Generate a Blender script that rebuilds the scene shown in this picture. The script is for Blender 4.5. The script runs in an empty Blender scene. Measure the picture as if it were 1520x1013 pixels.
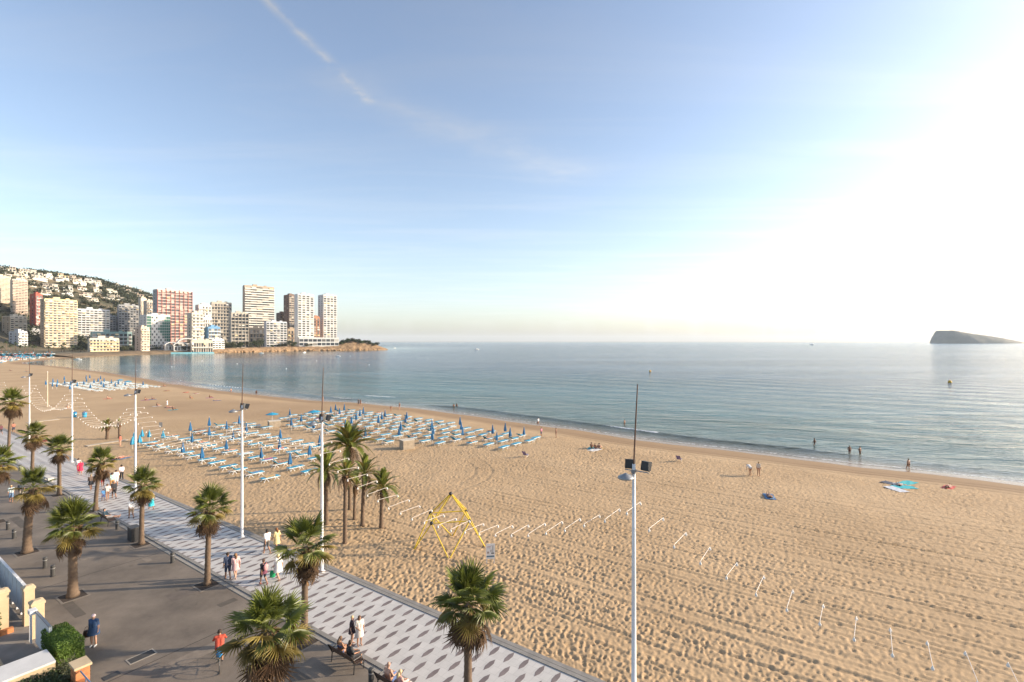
import bpy, math, random
import numpy as np
from mathutils import Vector, Matrix
R = math.radians
random.seed(7)
sc = bpy.context.scene
col = sc.collection

# ------------------------------------------------------------------ camera
CH = 15.5                       # eye height above the promenade
FPX = 740.0                     # focal length in pixels of the 1520 px wide photograph
cam_d = bpy.data.cameras.new('camera')
cam_d.sensor_width = 36.0
cam_d.lens = FPX / 1520 * 36.0
cam_d.clip_start = 0.5
cam_d.clip_end = 60000
cam = bpy.data.objects.new('camera', cam_d)
cam.location = (0, 0, CH)
cam.rotation_euler = (R(90), 0, 0)
col.objects.link(cam)
sc.camera = cam

# ------------------------------------------------------------------ sun, sky, exposure
HAZE = 0.00004
SUN_EL, SUN_AZ = 18.5, 83.0      # azimuth clockwise from +Y
sdir = Vector((math.sin(R(SUN_AZ))*math.cos(R(SUN_EL)), math.cos(R(SUN_AZ))*math.cos(R(SUN_EL)), math.sin(R(SUN_EL))))
sun_d = bpy.data.lights.new('sun', 'SUN')
sun_d.energy = 4.0
sun_d.angle = R(0.6)
sun_d.color = (1.0, 0.84, 0.64)
sun = bpy.data.objects.new('sun', sun_d)
sun.rotation_euler = sdir.to_track_quat('Z', 'Y').to_euler()
col.objects.link(sun)

world = bpy.data.worlds.new('World')
sc.world = world
world.use_nodes = True
wn = world.node_tree
wn.nodes.clear()
def WN(t, **k):
    n = wn.nodes.new(t)
    for a, b in k.items(): setattr(n, a, b)
    return n
def WL(a, b): wn.links.new(a, b)
def wmath(op, a, b=None, c=None):
    n = WN('ShaderNodeMath', operation=op)
    for i, v in enumerate((a, b, c)):
        if v is None: continue
        if isinstance(v, (int, float)): n.inputs[i].default_value = v
        else: WL(v, n.inputs[i])
    return n.outputs[0]
sky = WN('ShaderNodeTexSky', sky_type='NISHITA', sun_disc=False)
sky.sun_elevation = R(SUN_EL)
sky.sun_rotation = R(SUN_AZ)
sky.altitude = 0
sky.air_density = 1.0
sky.dust_density = 1.5
sky.ozone_density = 2.0
tc = WN('ShaderNodeTexCoord')
sep = WN('ShaderNodeSeparateXYZ'); WL(tc.outputs['Generated'], sep.inputs[0])
zc = wmath('MAXIMUM', sep.outputs[2], 0.04)
qx = wmath('DIVIDE', sep.outputs[0], zc)
qy = wmath('DIVIDE', sep.outputs[1], zc)
comb = WN('ShaderNodeCombineXYZ'); WL(qx, comb.inputs[0]); WL(qy, comb.inputs[1])
# thin high cirrus over the whole sky, streaked one way
mp = WN('ShaderNodeMapping'); mp.inputs['Rotation'].default_value = (0, 0, R(-48)); mp.inputs['Scale'].default_value = (0.35, 1.6, 1)
WL(comb.outputs[0], mp.inputs[0])
n1 = WN('ShaderNodeTexNoise'); n1.inputs['Scale'].default_value = 1.3; n1.inputs['Detail'].default_value = 7; n1.inputs['Roughness'].default_value = 0.6; n1.inputs['Distortion'].default_value = 0.6
WL(mp.outputs[0], n1.inputs['Vector'])
veil = WN('ShaderNodeMapRange'); veil.inputs[1].default_value = 0.45; veil.inputs[2].default_value = 0.85; veil.inputs[3].default_value = 0.0; veil.inputs[4].default_value = 0.22
WL(n1.outputs[0], veil.inputs[0])
# one old contrail, a broken streak in the cloud plane
def seg_mask(ax, ay, bx, by, w0, w1):
    dx, dy = bx-ax, by-ay
    L2 = dx*dx+dy*dy
    px = wmath('SUBTRACT', qx, ax); py = wmath('SUBTRACT', qy, ay)
    t = wmath('DIVIDE', wmath('ADD', wmath('MULTIPLY', px, dx), wmath('MULTIPLY', py, dy)), L2)
    tcl = wmath('MINIMUM', wmath('MAXIMUM', t, 0.0), 1.0)
    ex = wmath('SUBTRACT', px, wmath('MULTIPLY', tcl, dx)); ey = wmath('SUBTRACT', py, wmath('MULTIPLY', tcl, dy))
    d = wmath('SQRT', wmath('ADD', wmath('MULTIPLY', ex, ex), wmath('MULTIPLY', ey, ey)))
    w = wmath('ADD', wmath('MULTIPLY', tcl, w1-w0), w0)
    m = wmath('SUBTRACT', 1.0, wmath('MINIMUM', wmath('DIVIDE', d, w), 1.0))
    return wmath('MULTIPLY', m, m)
n2 = WN('ShaderNodeTexNoise'); n2.inputs['Scale'].default_value = 7; n2.inputs['Detail'].default_value = 5; n2.inputs['Roughness'].default_value = 0.62
WL(comb.outputs[0], n2.inputs['Vector'])
brk = WN('ShaderNodeMapRange'); brk.inputs[1].default_value = 0.38; brk.inputs[2].default_value = 0.68
WL(n2.outputs[0], brk.inputs[0])
s1 = wmath('MULTIPLY', seg_mask(-0.73, 1.40, -0.60, 2.07, 0.035, 0.06), brk.outputs[0])
s2 = wmath('MULTIPLY', wmath('MULTIPLY', seg_mask(-0.66, 1.95, 0.30, 2.95, 0.22, 0.42), wmath('ADD', wmath('MULTIPLY', brk.outputs[0], 0.6), 0.4)), 0.34)
cl = wmath('ADD', veil.outputs[0], wmath('ADD', wmath('MULTIPLY', s1, 1.0), s2))
cl = wmath('MINIMUM', cl, 0.8)
# clouds are lit by the same sky: brighten and whiten what is behind them
bw = WN('ShaderNodeRGBToBW'); WL(sky.outputs[0], bw.inputs[0])
wh = WN('ShaderNodeCombineXYZ')
for i, f in enumerate((1.46, 1.47, 1.50)): WL(wmath('MULTIPLY', bw.outputs[0], f), wh.inputs[i])
# an even milky veil takes part of the colour out of the sky
pale = WN('ShaderNodeCombineXYZ')
for i, f in enumerate((1.03, 1.02, 1.10)): WL(wmath('MULTIPLY', bw.outputs[0], f), pale.inputs[i])
milky = WN('ShaderNodeMixRGB'); milky.inputs[0].default_value = 0.24; WL(sky.outputs[0], milky.inputs[1]); WL(pale.outputs[0], milky.inputs[2])
mixc = WN('ShaderNodeMixRGB'); WL(cl, mixc.inputs[0]); WL(milky.outputs[0], mixc.inputs[1]); WL(wh.outputs[0], mixc.inputs[2])
bg = WN('ShaderNodeBackground'); bg.inputs[1].default_value = 0.15
WL(mixc.outputs[0], bg.inputs[0])
wo = WN('ShaderNodeOutputWorld'); WL(bg.outputs[0], wo.inputs[0])

sc.view_settings.view_transform = 'Standard'
sc.view_settings.look = 'None'
sc.view_settings.exposure = 0.95
sc.view_settings.gamma = 1.0
sc.view_settings.use_curve_mapping = False
sc.cycles.use_denoising = True
sc.cycles.max_bounces = 6
sc.cycles.diffuse_bounces = 3
sc.cycles.glossy_bounces = 3
sc.cycles.transmission_bounces = 3
sc.cycles.volume_bounces = 1
sc.cycles.transparent_max_bounces = 6
sc.cycles.sample_clamp_indirect = 6
sc.cycles.caustics_reflective = False
sc.cycles.caustics_refractive = False

# ------------------------------------------------------------------ measuring
SEA = -1.3
UX, UY = -0.8203, 0.5719         # along the promenade, away from the camera
VX, VY = 0.5719, 0.8203          # across it, towards the sea
Y0 = 506.5
def G(px, py, z=0.0):
    d = FPX*(CH-z)/(py-Y0)
    return Vector(((px-760)/FPX*d, d, z))
def P(s, n, z=0.0):
    return Vector((UX*s+VX*n, UY*s+VY*n, z))
def SN(v): return (UX*v[0]+UY*v[1], VX*v[0]+VY*v[1])
PROM_YAW = math.atan2(UY, UX)     # local x runs along the promenade

# ------------------------------------------------------------------ materials
def mat(name, color, rough=0.6, var=0.0, scale=3.0, bump=0.0, bscale=30.0, metal=0.0, rnd=0.0, trans=0.0, spec=0.5, color2=None):
    m = bpy.data.materials.new(name); m.use_nodes = True
    nt = m.node_tree; b = nt.nodes['Principled BSDF']
    b.inputs['Roughness'].default_value = rough
    b.inputs['Metallic'].default_value = metal
    b.inputs['Specular IOR Level'].default_value = spec
    c = (*color, 1)
    b.inputs['Base Color'].default_value = c
    out = None
    if var > 0 or color2:
        tcn = nt.nodes.new('ShaderNodeTexCoord')
        nz = nt.nodes.new('ShaderNodeTexNoise'); nz.inputs['Scale'].default_value = scale; nz.inputs['Detail'].default_value = 6; nz.inputs['Roughness'].default_value = 0.65
        nt.links.new(tcn.outputs['Object'], nz.inputs['Vector'])
        rp = nt.nodes.new('ShaderNodeValToRGB')
        rp.color_ramp.elements[0].position = 0.32; rp.color_ramp.elements[1].position = 0.68
        if color2:
            rp.color_ramp.elements[0].color = c; rp.color_ramp.elements[1].color = (*color2, 1)
        else:
            rp.color_ramp.elements[0].color = tuple(x*(1-var) for x in color)+(1,)
            rp.color_ramp.elements[1].color = tuple(min(1, x*(1+var)) for x in color)+(1,)
        nt.links.new(nz.outputs[0], rp.inputs[0]); out = rp.outputs[0]
    if rnd > 0:
        oi = nt.nodes.new('ShaderNodeObjectInfo')
        mr = nt.nodes.new('ShaderNodeMapRange'); mr.inputs[3].default_value = 1-rnd; mr.inputs[4].default_value = 1+rnd
        nt.links.new(oi.outputs['Random'], mr.inputs[0])
        vm = nt.nodes.new('ShaderNodeVectorMath'); vm.operation = 'SCALE'
        if out: nt.links.new(out, vm.inputs[0])
        else: vm.inputs[0].default_value = color
        nt.links.new(mr.outputs[0], vm.inputs['Scale']); out = vm.outputs[0]
    if out: nt.links.new(out, b.inputs['Base Color'])
    if bump > 0:
        tcn = nt.nodes.new('ShaderNodeTexCoord')
        nb = nt.nodes.new('ShaderNodeTexNoise'); nb.inputs['Scale'].default_value = bscale; nb.inputs['Detail'].default_value = 4
        nt.links.new(tcn.outputs['Object'], nb.inputs['Vector'])
        bp = nt.nodes.new('ShaderNodeBump'); bp.inputs['Strength'].default_value = bump; bp.inputs['Distance'].default_value = 0.02
        nt.links.new(nb.outputs[0], bp.inputs['Height']); nt.links.new(bp.outputs[0], b.inputs['Normal'])
    if trans > 0:
        tr = nt.nodes.new('ShaderNodeBsdfTranslucent')
        if out: nt.links.new(out, tr.inputs[0])
        else: tr.inputs[0].default_value = c
        mx = nt.nodes.new('ShaderNodeMixShader'); mx.inputs[0].default_value = trans
        mo = nt.nodes['Material Output']
        nt.links.new(b.outputs[0], mx.inputs[1]); nt.links.new(tr.outputs[0], mx.inputs[2]); nt.links.new(mx.outputs[0], mo.inputs[0])
    return m
_mc = {}
def flat(color, rough=0.75):
    k = (tuple(round(c, 3) for c in color), rough)
    if k not in _mc:
        _mc[k] = mat('cloth_%d' % len(_mc), color, rough, var=0.12, scale=9)
    return _mc[k]

# ------------------------------------------------------------------ mesh building
class MB:
    def __init__(s): s.v = []; s.f = []; s.m = []
    def add(s, vs, fs, mi=0):
        o = len(s.v); s.v += [tuple(v) for v in vs]
        for f in fs: s.f.append(tuple(i+o for i in f)); s.m.append(mi)
        return s
    def box(s, c, d, mi=0, M=None):
        x, y, z = d[0]/2, d[1]/2, d[2]/2
        vs = [Vector((sx*x, sy*y, sz*z)) for sz in (-1, 1) for sy in (-1, 1) for sx in (-1, 1)]
        if M: vs = [M @ v for v in vs]
        vs = [v+Vector(c) for v in vs]
        return s.add(vs, [(0,2,3,1), (4,5,7,6), (0,1,5,4), (2,6,7,3), (0,4,6,2), (1,3,7,5)], mi)
    def span(s, a, b, mi=0):
        return s.box([(a[i]+b[i])/2 for i in range(3)], [abs(b[i]-a[i]) for i in range(3)], mi)
    def rings(s, rs, mi=0, cap=True):
        n = len(rs[0]); vs = [v for r in rs for v in r]; fs = []
        for k in range(len(rs)-1):
            for i in range(n):
                j = (i+1) % n
                fs.append((k*n+i, k*n+j, (k+1)*n+j, (k+1)*n+i))
        if cap:
            fs.append(tuple(range(n))[::-1]); fs.append(tuple((len(rs)-1)*n+i for i in range(n)))
        return s.add(vs, fs, mi)
    def path(s, pts, rad, n=8, mi=0):
        pts = [Vector(p) for p in pts]
        if not hasattr(rad, '__len__'): rad = [rad]*len(pts)
        rs = []
        for i, p in enumerate(pts):
            t = (pts[min(i+1, len(pts)-1)]-pts[max(i-1, 0)]).normalized()
            up = Vector((0, 0, 1)) if abs(t.z) < 0.95 else Vector((1, 0, 0))
            a = t.cross(up).normalized(); b = a.cross(t)
            rs.append([p+(a*math.cos(2*math.pi*k/n)+b*math.sin(2*math.pi*k/n))*rad[i] for k in range(n)])
        return s.rings(rs, mi)
    def tube(s, p0, p1, r0, r1=None, n=8, mi=0):
        return s.path([p0, p1], [r0, r0 if r1 is None else r1], n, mi)
    def lathe(s, prof, n=12, c=(0, 0, 0), mi=0):
        rs = [[Vector((c[0]+r*math.cos(2*math.pi*k/n), c[1]+r*math.sin(2*math.pi*k/n), c[2]+z)) for k in range(n)] for r, z in prof]
        return s.rings(rs, mi)
    def ball(s, c, r, n=8, k=5, mi=0):
        sx, sy, sz = (r, r, r) if not hasattr(r, '__len__') else r
        rs = []
        for i in range(k+1):
            a = math.pi*(i/k)-math.pi/2; ca = max(math.cos(a), 0.02)
            rs.append([Vector((c[0]+sx*ca*math.cos(2*math.pi*j/n), c[1]+sy*ca*math.sin(2*math.pi*j/n), c[2]+sz*math.sin(a))) for j in range(n)])
        return s.rings(rs, mi)
    def mesh(s, name, mats, smooth=False):
        me = bpy.data.meshes.new(name)
        me.from_pydata(s.v, [], s.f)
        if not isinstance(mats, (list, tuple)): mats = [mats]
        for m in mats: me.materials.append(m)
        if len(mats) > 1: me.polygons.foreach_set('material_index', s.m)
        if smooth: me.polygons.foreach_set('use_smooth', [True]*len(s.f))
        me.update()
        return me
    def build(s, name, mats, parent=None, smooth=False):
        return obj(name, s.mesh(name, mats, smooth), parent)
def obj(name, me, parent=None, loc=None, rot=None, scale=None):
    o = bpy.data.objects.new(name, me); col.objects.link(o)
    if parent is not None: o.parent = parent
    if loc is not None: o.location = loc
    if rot is not None: o.rotation_euler = rot
    if scale is not None: o.scale = scale if hasattr(scale, '__len__') else (scale,)*3
    return o
def tag(o, label, cat, group=None):
    o['label'] = label; o['category'] = cat
    if group: o['group'] = group
    return o
def thing(name, label, cat, loc=(0, 0, 0), rz=0.0, group=None):
    o = bpy.data.objects.new(name, None); col.objects.link(o)
    o.empty_display_size = 0.2
    o.location = loc; o.rotation_euler = (0, 0, rz)
    return tag(o, label, cat, group)
def kind(o, k): o['kind'] = k; return o
def copy_tree(o, parent=None):
    c = o.copy(); col.objects.link(c)
    if parent is not None: c.parent = parent
    for ch in o.children: copy_tree(ch, c)
    return c
_ORD = ['first', 'second', 'third', 'fourth', 'fifth', 'sixth', 'seventh', 'eighth', 'ninth', 'tenth', 'eleventh', 'twelfth', 'thirteenth', 'fourteenth', 'fifteenth', 'sixteenth', 'seventeenth', 'eighteenth', 'nineteenth', 'twentieth']
def ordw(i):
    if i < 20: return _ORD[i]
    n = i+1
    return '%d%s' % (n, 'th' if 10 <= n % 100 <= 20 else {1: 'st', 2: 'nd', 3: 'rd'}.get(n % 10, 'th'))
def grid_mesh(name, X, Y, Z, mask, mats, attrs=None, smooth=True):
    """regular grid of points -> mesh, faces kept where mask (per vertex) holds"""
    nr, nc = X.shape
    idx = np.arange(nr*nc).reshape(nr, nc)
    f = np.stack([idx[:-1, :-1], idx[:-1, 1:], idx[1:, 1:], idx[1:, :-1]], -1).reshape(-1, 4)
    mk = mask.ravel()
    f = f[mk[f].any(1)]
    used = np.zeros(nr*nc, bool); used[f.ravel()] = True
    new = np.cumsum(used)-1
    f = new[f].astype(np.int32)
    co = np.stack([X.ravel(), Y.ravel(), Z.ravel()], 1)[used].astype(np.float32)
    me = bpy.data.meshes.new(name)
    me.vertices.add(len(co)); me.vertices.foreach_set('co', co.ravel())
    me.loops.add(f.size); me.loops.foreach_set('vertex_index', f.ravel())
    me.polygons.add(len(f)); me.polygons.foreach_set('loop_start', np.arange(0, f.size, 4, dtype=np.int32))
    me.polygons.foreach_set('loop_total', np.full(len(f), 4, np.int32))
    me.polygons.foreach_set('use_smooth', np.full(len(f), smooth))
    for k, a in (attrs or {}).items():
        at = me.attributes.new(k, 'FLOAT', 'POINT'); at.data.foreach_set('value', a.ravel()[used].astype(np.float32))
    me.update(calc_edges=True); me.validate()
    for m in (mats if isinstance(mats, list) else [mats]): me.materials.append(m)
    # make normals point up
    if len(me.polygons) and me.polygons[0].normal.z < 0: me.flip_normals()
    return me

# ------------------------------------------------------------------ shoreline
shore_px = [(2600, 905), (2000, 795), (1700, 745), (1520, 718), (1400, 703), (1200, 681), (1080, 667.5), (960, 652.5), (870, 639.5), (800, 630), (700, 616), (620, 606.5),
            (540, 599), (470, 594.5), (400, 587), (300, 575.5), (240, 566.5), (190, 558), (140, 550.5), (95, 545), (60, 542.5), (38, 540.5), (42, 538), (66, 535.5), (90, 533), (130, 530.3),
            (200, 527), (260, 525.4), (330, 524.2), (400, 522.4), (450, 521.3), (520, 520.5), (566, 520.0)]
shore = [G(x, y, SEA).xy for x, y in shore_px]
tip = shore[-1]
shore += [tip+Vector((6, 25)), tip+Vector((-30, 90)), tip+Vector((-150, 260)), tip+Vector((-500, 900)), tip+Vector((-3000, 1500)), tip+Vector((-12000, 1600))]
def catmull(pts, k=5):
    out = []
    for i in range(len(pts)-1):
        p0 = pts[max(i-1, 0)]; p1 = pts[i]; p2 = pts[i+1]; p3 = pts[min(i+2, len(pts)-1)]
        for j in range(k):
            t = j/k
            out.append(0.5*((2*p1)+(p2-p0)*t+(2*p0-5*p1+4*p2-p3)*t*t+(3*p1-p0-3*p2+p3)*t**3))
    out.append(pts[-1]); return out
SH = np.array([tuple(p) for p in catmull(shore, 3)])
def shore_dist(x, y):
    """distance to the waterline, positive on land (left of the curve)"""
    x = np.asarray(x, float).ravel(); y = np.asarray(y, float).ravel()
    best = np.full(x.shape, 1e18); sg = np.ones(x.shape)
    A = SH[:-1]; B = SH[1:]
    for (ax, ay), (bx, by) in zip(A, B):
        dx, dy = bx-ax, by-ay; L = dx*dx+dy*dy
        if L < 1e-9: continue
        t = np.clip(((x-ax)*dx+(y-ay)*dy)/L, 0, 1)
        ex = x-ax-t*dx; ey = y-ay-t*dy
        d = ex*ex+ey*ey
        cr = dx*(y-ay)-dy*(x-ax)
        m = d < best
        best = np.where(m, d, best); sg = np.where(m, np.sign(cr), sg)
    return np.sqrt(best)*sg

def shore_dist_grid(X, Y, st=4):
    """the same on a dense grid, measured on every st-th row and column and interpolated"""
    nr, nc = X.shape
    ri = np.unique(np.append(np.arange(0, nr, st), nr-1)); ci = np.unique(np.append(np.arange(0, nc, st), nc-1))
    C = shore_dist(X[np.ix_(ri, ci)], Y[np.ix_(ri, ci)]).reshape(len(ri), len(ci))
    def w(idx, n):
        k = np.clip(np.searchsorted(idx, np.arange(n), side='right')-1, 0, len(idx)-2)
        return k, (np.arange(n)-idx[k])/(idx[k+1]-idx[k])
    kr, tr = w(ri, nr); kc, tc_ = w(ci, nc)
    A = C[kr]*(1-tr)[:, None]+C[kr+1]*tr[:, None]
    return A[:, kc]*(1-tc_)+A[:, kc+1]*tc_

def hsh(ix, iy, k):
    v = np.sin(ix*127.1+iy*311.7+k*74.7)*43758.5453
    return v-np.floor(v)
def vnoise(x, y, k=0):
    ix = np.floor(x); iy = np.floor(y); fx = x-ix; fy = y-iy
    fx = fx*fx*(3-2*fx); fy = fy*fy*(3-2*fy)
    a = hsh(ix, iy, k); b = hsh(ix+1, iy, k); c = hsh(ix, iy+1, k); d = hsh(ix+1, iy+1, k)
    return (a*(1-fx)+b*fx)*(1-fy)+(c*(1-fx)+d*fx)*fy
def fbm(x, y, k=0, o=4):
    r = 0; a = 0.5
    for i in range(o):
        r = r+a*vnoise(x*2**i, y*2**i, k+i); a *= 0.5
    return r
def sand_base(d):
    """beach profile by distance from the waterline"""
    return np.interp(d, [-60, -20, 0, 4, 14, 26, 45], [-6, -2.6, SEA, SEA+0.24, -0.55, -0.22, -0.08])
def sand_at(x, y):
    return float(sand_base(shore_dist([x], [y]))[0])
def S(px, py):
    """pixel -> point on the sand"""
    z = -0.1
    for _ in range(4):
        g = G(px, py, z); z = sand_at(g.x, g.y)
    g.z = z
    return g

# ================================================================== THE SETTING
# ------------------------------------------------------------------ sand
def sand_material():
    m = bpy.data.materials.new('beach_sand'); m.use_nodes = True
    nt = m.node_tree; b = nt.nodes['Principled BSDF']; L = nt.links.new
    b.inputs['Specular IOR Level'].default_value = 0.25
    geo = nt.nodes.new('ShaderNodeNewGeometry')
    nz = nt.nodes.new('ShaderNodeTexNoise'); nz.inputs['Scale'].default_value = 0.09; nz.inputs['Detail'].default_value = 8; nz.inputs['Roughness'].default_value = 0.6
    L(geo.outputs['Position'], nz.inputs['Vector'])
    rp = nt.nodes.new('ShaderNodeValToRGB')
    rp.color_ramp.elements[0].position = 0.3; rp.color_ramp.elements[0].color = (0.415, 0.28, 0.155, 1)
    rp.color_ramp.elements[1].position = 0.7; rp.color_ramp.elements[1].color = (0.505, 0.352, 0.205, 1)
    L(nz.outputs[0], rp.inputs[0])
    gz = nt.nodes.new('ShaderNodeTexNoise'); gz.inputs['Scale'].default_value = 9; gz.inputs['Detail'].default_value = 6; gz.inputs['Roughness'].default_value = 0.7
    L(geo.outputs['Position'], gz.inputs['Vector'])
    gr = nt.nodes.new('ShaderNodeMapRange'); gr.inputs[1].default_value = 0.3; gr.inputs[2].default_value = 0.7; gr.inputs[3].default_value = 0.88; gr.inputs[4].default_value = 1.1
    L(gz.outputs[0], gr.inputs[0])
    sc1 = nt.nodes.new('ShaderNodeVectorMath'); sc1.operation = 'SCALE'; L(rp.outputs[0], sc1.inputs[0]); L(gr.outputs[0], sc1.inputs['Scale'])
    at = nt.nodes.new('ShaderNodeAttribute'); at.attribute_name = 'wet'
    mx = nt.nodes.new('ShaderNodeMixRGB'); L(at.outputs['Fac'], mx.inputs[0]); L(sc1.outputs[0], mx.inputs[1]); mx.inputs[2].default_value = (0.25, 0.155, 0.082, 1)
    L(mx.outputs[0], b.inputs['Base Color'])
    ro = nt.nodes.new('ShaderNodeMapRange'); ro.inputs[1].default_value = 0.75; ro.inputs[2].default_value = 1.0; ro.inputs[3].default_value = 0.85; ro.inputs[4].default_value = 0.22
    L(at.outputs['Fac'], ro.inputs[0]); L(ro.outputs[0], b.inputs['Roughness'])
    # trodden relief beyond the reach of the mesh, and grain
    n3 = nt.nodes.new('ShaderNodeTexNoise'); n3.inputs['Scale'].default_value = 3.8; n3.inputs['Detail'].default_value = 5; n3.inputs['Roughness'].default_value = 0.62
    L(geo.outputs['Position'], n3.inputs['Vector'])
    tr = nt.nodes.new('ShaderNodeAttribute'); tr.attribute_name = 'trodden'
    b1 = nt.nodes.new('ShaderNodeBump'); b1.inputs['Distance'].default_value = 0.15
    L(n3.outputs[0], b1.inputs['Height']); L(tr.outputs['Fac'], b1.inputs['Strength'])
    n4 = nt.nodes.new('ShaderNodeTexNoise'); n4.inputs['Scale'].default_value = 22; n4.inputs['Detail'].default_value = 3
    L(geo.outputs['Position'], n4.inputs['Vector'])
    b2 = nt.nodes.new('ShaderNodeBump'); b2.inputs['Distance'].default_value = 0.014; b2.inputs['Strength'].default_value = 0.5
    L(n4.outputs[0], b2.inputs['Height']); L(b1.outputs[0], b2.inputs['Normal']); L(b2.outputs[0], b.inputs['Normal'])
    return m
def dents(x, y, cell, k, a, bb, depth, align=None):
    ix = np.floor(x/cell); iy = np.floor(y/cell); h = np.zeros_like(x)
    for ox in (-1, 0, 1):
        for oy in (-1, 0, 1):
            cx = ix+ox; cy = iy+oy
            px = (cx+hsh(cx, cy, k))*cell; py = (cy+hsh(cx, cy, k+1))*cell
            an = hsh(cx, cy, k+2)*math.pi*2
            if align is not None: an = align+(hsh(cx, cy, k+2)-0.5)*2.2
            dp = depth*(0.35+hsh(cx, cy, k+3))
            ca, sa = np.cos(an), np.sin(an)
            dx, dy = x-px, y-py
            q = np.sqrt(((dx*ca+dy*sa)/a)**2+((-dx*sa+dy*ca)/bb)**2)
            h += -dp*np.exp(-(q*q*q)*0.9)+0.42*dp*np.exp(-((q-1.55)**2)*5)
    return h
rr = np.concatenate([17*1.0040**np.arange(0, 640), ])
rr = np.concatenate([rr[rr < 210], 210*1.011**np.arange(0, 118)])
aa = np.arange(R(-53), R(56), 0.0022)
RR, AA = np.meshgrid(rr, aa, indexing='ij')
X = RR*np.sin(AA); Y = RR*np.cos(AA)
Ss = UX*X+UY*Y; Nn = VX*X+VY*Y
pre = Nn > 20.3
D = np.where(pre, shore_dist_grid(X, Y), -999.0)
msk = pre & (D > -22)
cusp = 2.6*(fbm(Ss*0.045, Ss*0.0, 57, 4)-0.47)*np.clip((14-np.abs(D))/8, 0, 1)
Z = sand_base(D+cusp)
fl = np.clip((D-5)/7, 0, 1)*np.clip((D+1)/3, 0, 1)
near = np.clip((190-RR)/110, 0, 1)
amp = fl*near
mk_ = msk & (RR < 192)
full_ = (X, Y, Ss, Nn, RR)
X, Y, Ss, Nn, RR = (a_[mk_] for a_ in full_)
warp = fbm(X*0.6, Y*0.6, 90, 3)*0.5
tread = 0.66+0.85*np.clip(fbm(X*0.06, Y*0.06, 5, 4)*1.6-0.25, 0, 1)
rel = dents(X+warp, Y, 0.36, 11, 0.15, 0.085, 0.038)+dents(X, Y+warp, 0.58, 31, 0.19, 0.11, 0.042)+dents(X, Y, 0.25, 51, 0.10, 0.065, 0.020)
rel = rel*tread+0.10*(fbm(X*0.35, Y*0.35, 61, 4)-0.5)
# rake and tyre furrows running along the beach
wig = 0.9*(fbm(Ss*0.035, Nn*0.02, 71, 3)-0.5)+0.28*(vnoise(Ss*0.16, Nn*0.1, 75)-0.5)
for n0, dep, w, sa, sb in [(23.2, .05, .12, -40, 70), (24.6, .10, .16, -40, 30), (26.3, .06, .10, -60, 80), (28.2, .13, .17, -60, 26), (29.7, .10, .14, -60, 24), (31.6, .07, .10, -60, 34), (33.0, .10, .15, -60, 18),
                           (35.2, .08, .13, -60, 44), (37.5, .10, .15, -60, 40), (38.5, .07, .12, -60, 36), (41.5, .09, .16, -60, 40), (44.5, .08, .14, -60, 45), (45.6, .07, .14, -60, 45), (48.0, .10, .16, -60, 46),
                           (51.5, .07, .16, -60, 38), (55, .08, .18, -60, 36)]:
    g = np.clip((Ss-sa)/6, 0, 1)*np.clip((sb-Ss)/8, 0, 1)*(0.3+0.9*vnoise(Ss*0.11, n0*3.3, 81))
    u = (Nn-n0-wig*1.2)/(w*0.62); dep = dep*0.75
    g = g*np.clip(vnoise(Ss*0.07+n0*1.7, n0*5.1+Ss*0, 83)*2.6-0.35, 0.15, 1)
    rel = rel+g*(-dep*np.exp(-u*u)+0.55*dep*np.exp(-(u-2.0)**2*0.8)+0.3*dep*np.exp(-(u+2.0)**2*0.8))
# many thin tyre lines, in pairs, pressing the footprints flat between them
rgt = random.Random(33)
for i in range(26):
    n0 = 23.5+i*1.45+rgt.uniform(-.5, .5); sa = rgt.uniform(-70, -30); sb = rgt.uniform(8, 46); ph_ = rgt.uniform(0, 50)
    mean = 1.1*(fbm(Ss*0.03+ph_, Ss*0.0+i, 75, 3)-0.5)+0.35*wig
    g = np.clip((Ss-sa)/6, 0, 1)*np.clip((sb-Ss)/10, 0, 1)*np.clip(vnoise(Ss*0.06+ph_, Ss*0+i*3.1, 85)*2.4-0.3, 0.1, 1)
    w = 0.085+0.0016*np.clip(RR-20, 0, 60)
    if i % 3 == 0:
        lane = np.exp(-((Nn-n0-mean-0.8)/0.55)**2)*g
        rel = rel*(1-0.55*lane)
    for dn in (0.0, 1.55):
        u = (Nn-n0-dn-mean)/w
        rel = rel+g*0.042*(-np.exp(-u*u)+0.6*np.exp(-(u-1.9)**2)+0.35*np.exp(-(u+1.9)**2))
# the loop where a beach tractor turned
c0 = S(640, 700)
for rad, dep in ((5.2, .03), (7.0, .03)):
    q = np.sqrt((X-c0.x)**2+((Y-c0.y)*0.8)**2)+1.2*(fbm(X*0.15, Y*0.15, 87, 2)-0.5)
    an = np.arctan2(Y-c0.y, X-c0.x)
    g = np.clip(np.sin(an*1.0+2.6)+0.45, 0, 1)
    u = (q-rad)/0.2
    rel = rel+g*(-dep*np.exp(-u*u)+0.5*dep*np.exp(-(u-2)**2))
X, Y, Ss, Nn, RR = full_
relf = np.zeros(X.shape); relf[mk_] = rel
Z = Z+relf*amp
# furrows along the tide line, where the beach cleaner passes
for d0, dep in ((6.0, .07), (7.4, .09), (9.3, .06)):
    u = (D-d0-1.2*(fbm(X*0.03, Y*0.03, 93, 2)-0.5))/0.35
    Z = Z-dep*np.exp(-u*u)*np.clip((200-RR)/60, 0, 1)
Z = np.where(Nn < 21.08, np.minimum(Z, -0.06), Z)
Z = np.where(Nn < 20.75, -0.35, Z)
damp = np.clip((9.5-D-cusp+3.0*(fbm(X*0.06, Y*0.06, 97, 3)-0.5))/3.0, 0, 1)*0.68
swash = np.clip((3.4-D-cusp+2.4*(fbm(X*0.12, Y*0.12, 99, 3)-0.5))/1.5, 0, 1)
wet = np.maximum(damp, swash)
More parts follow.
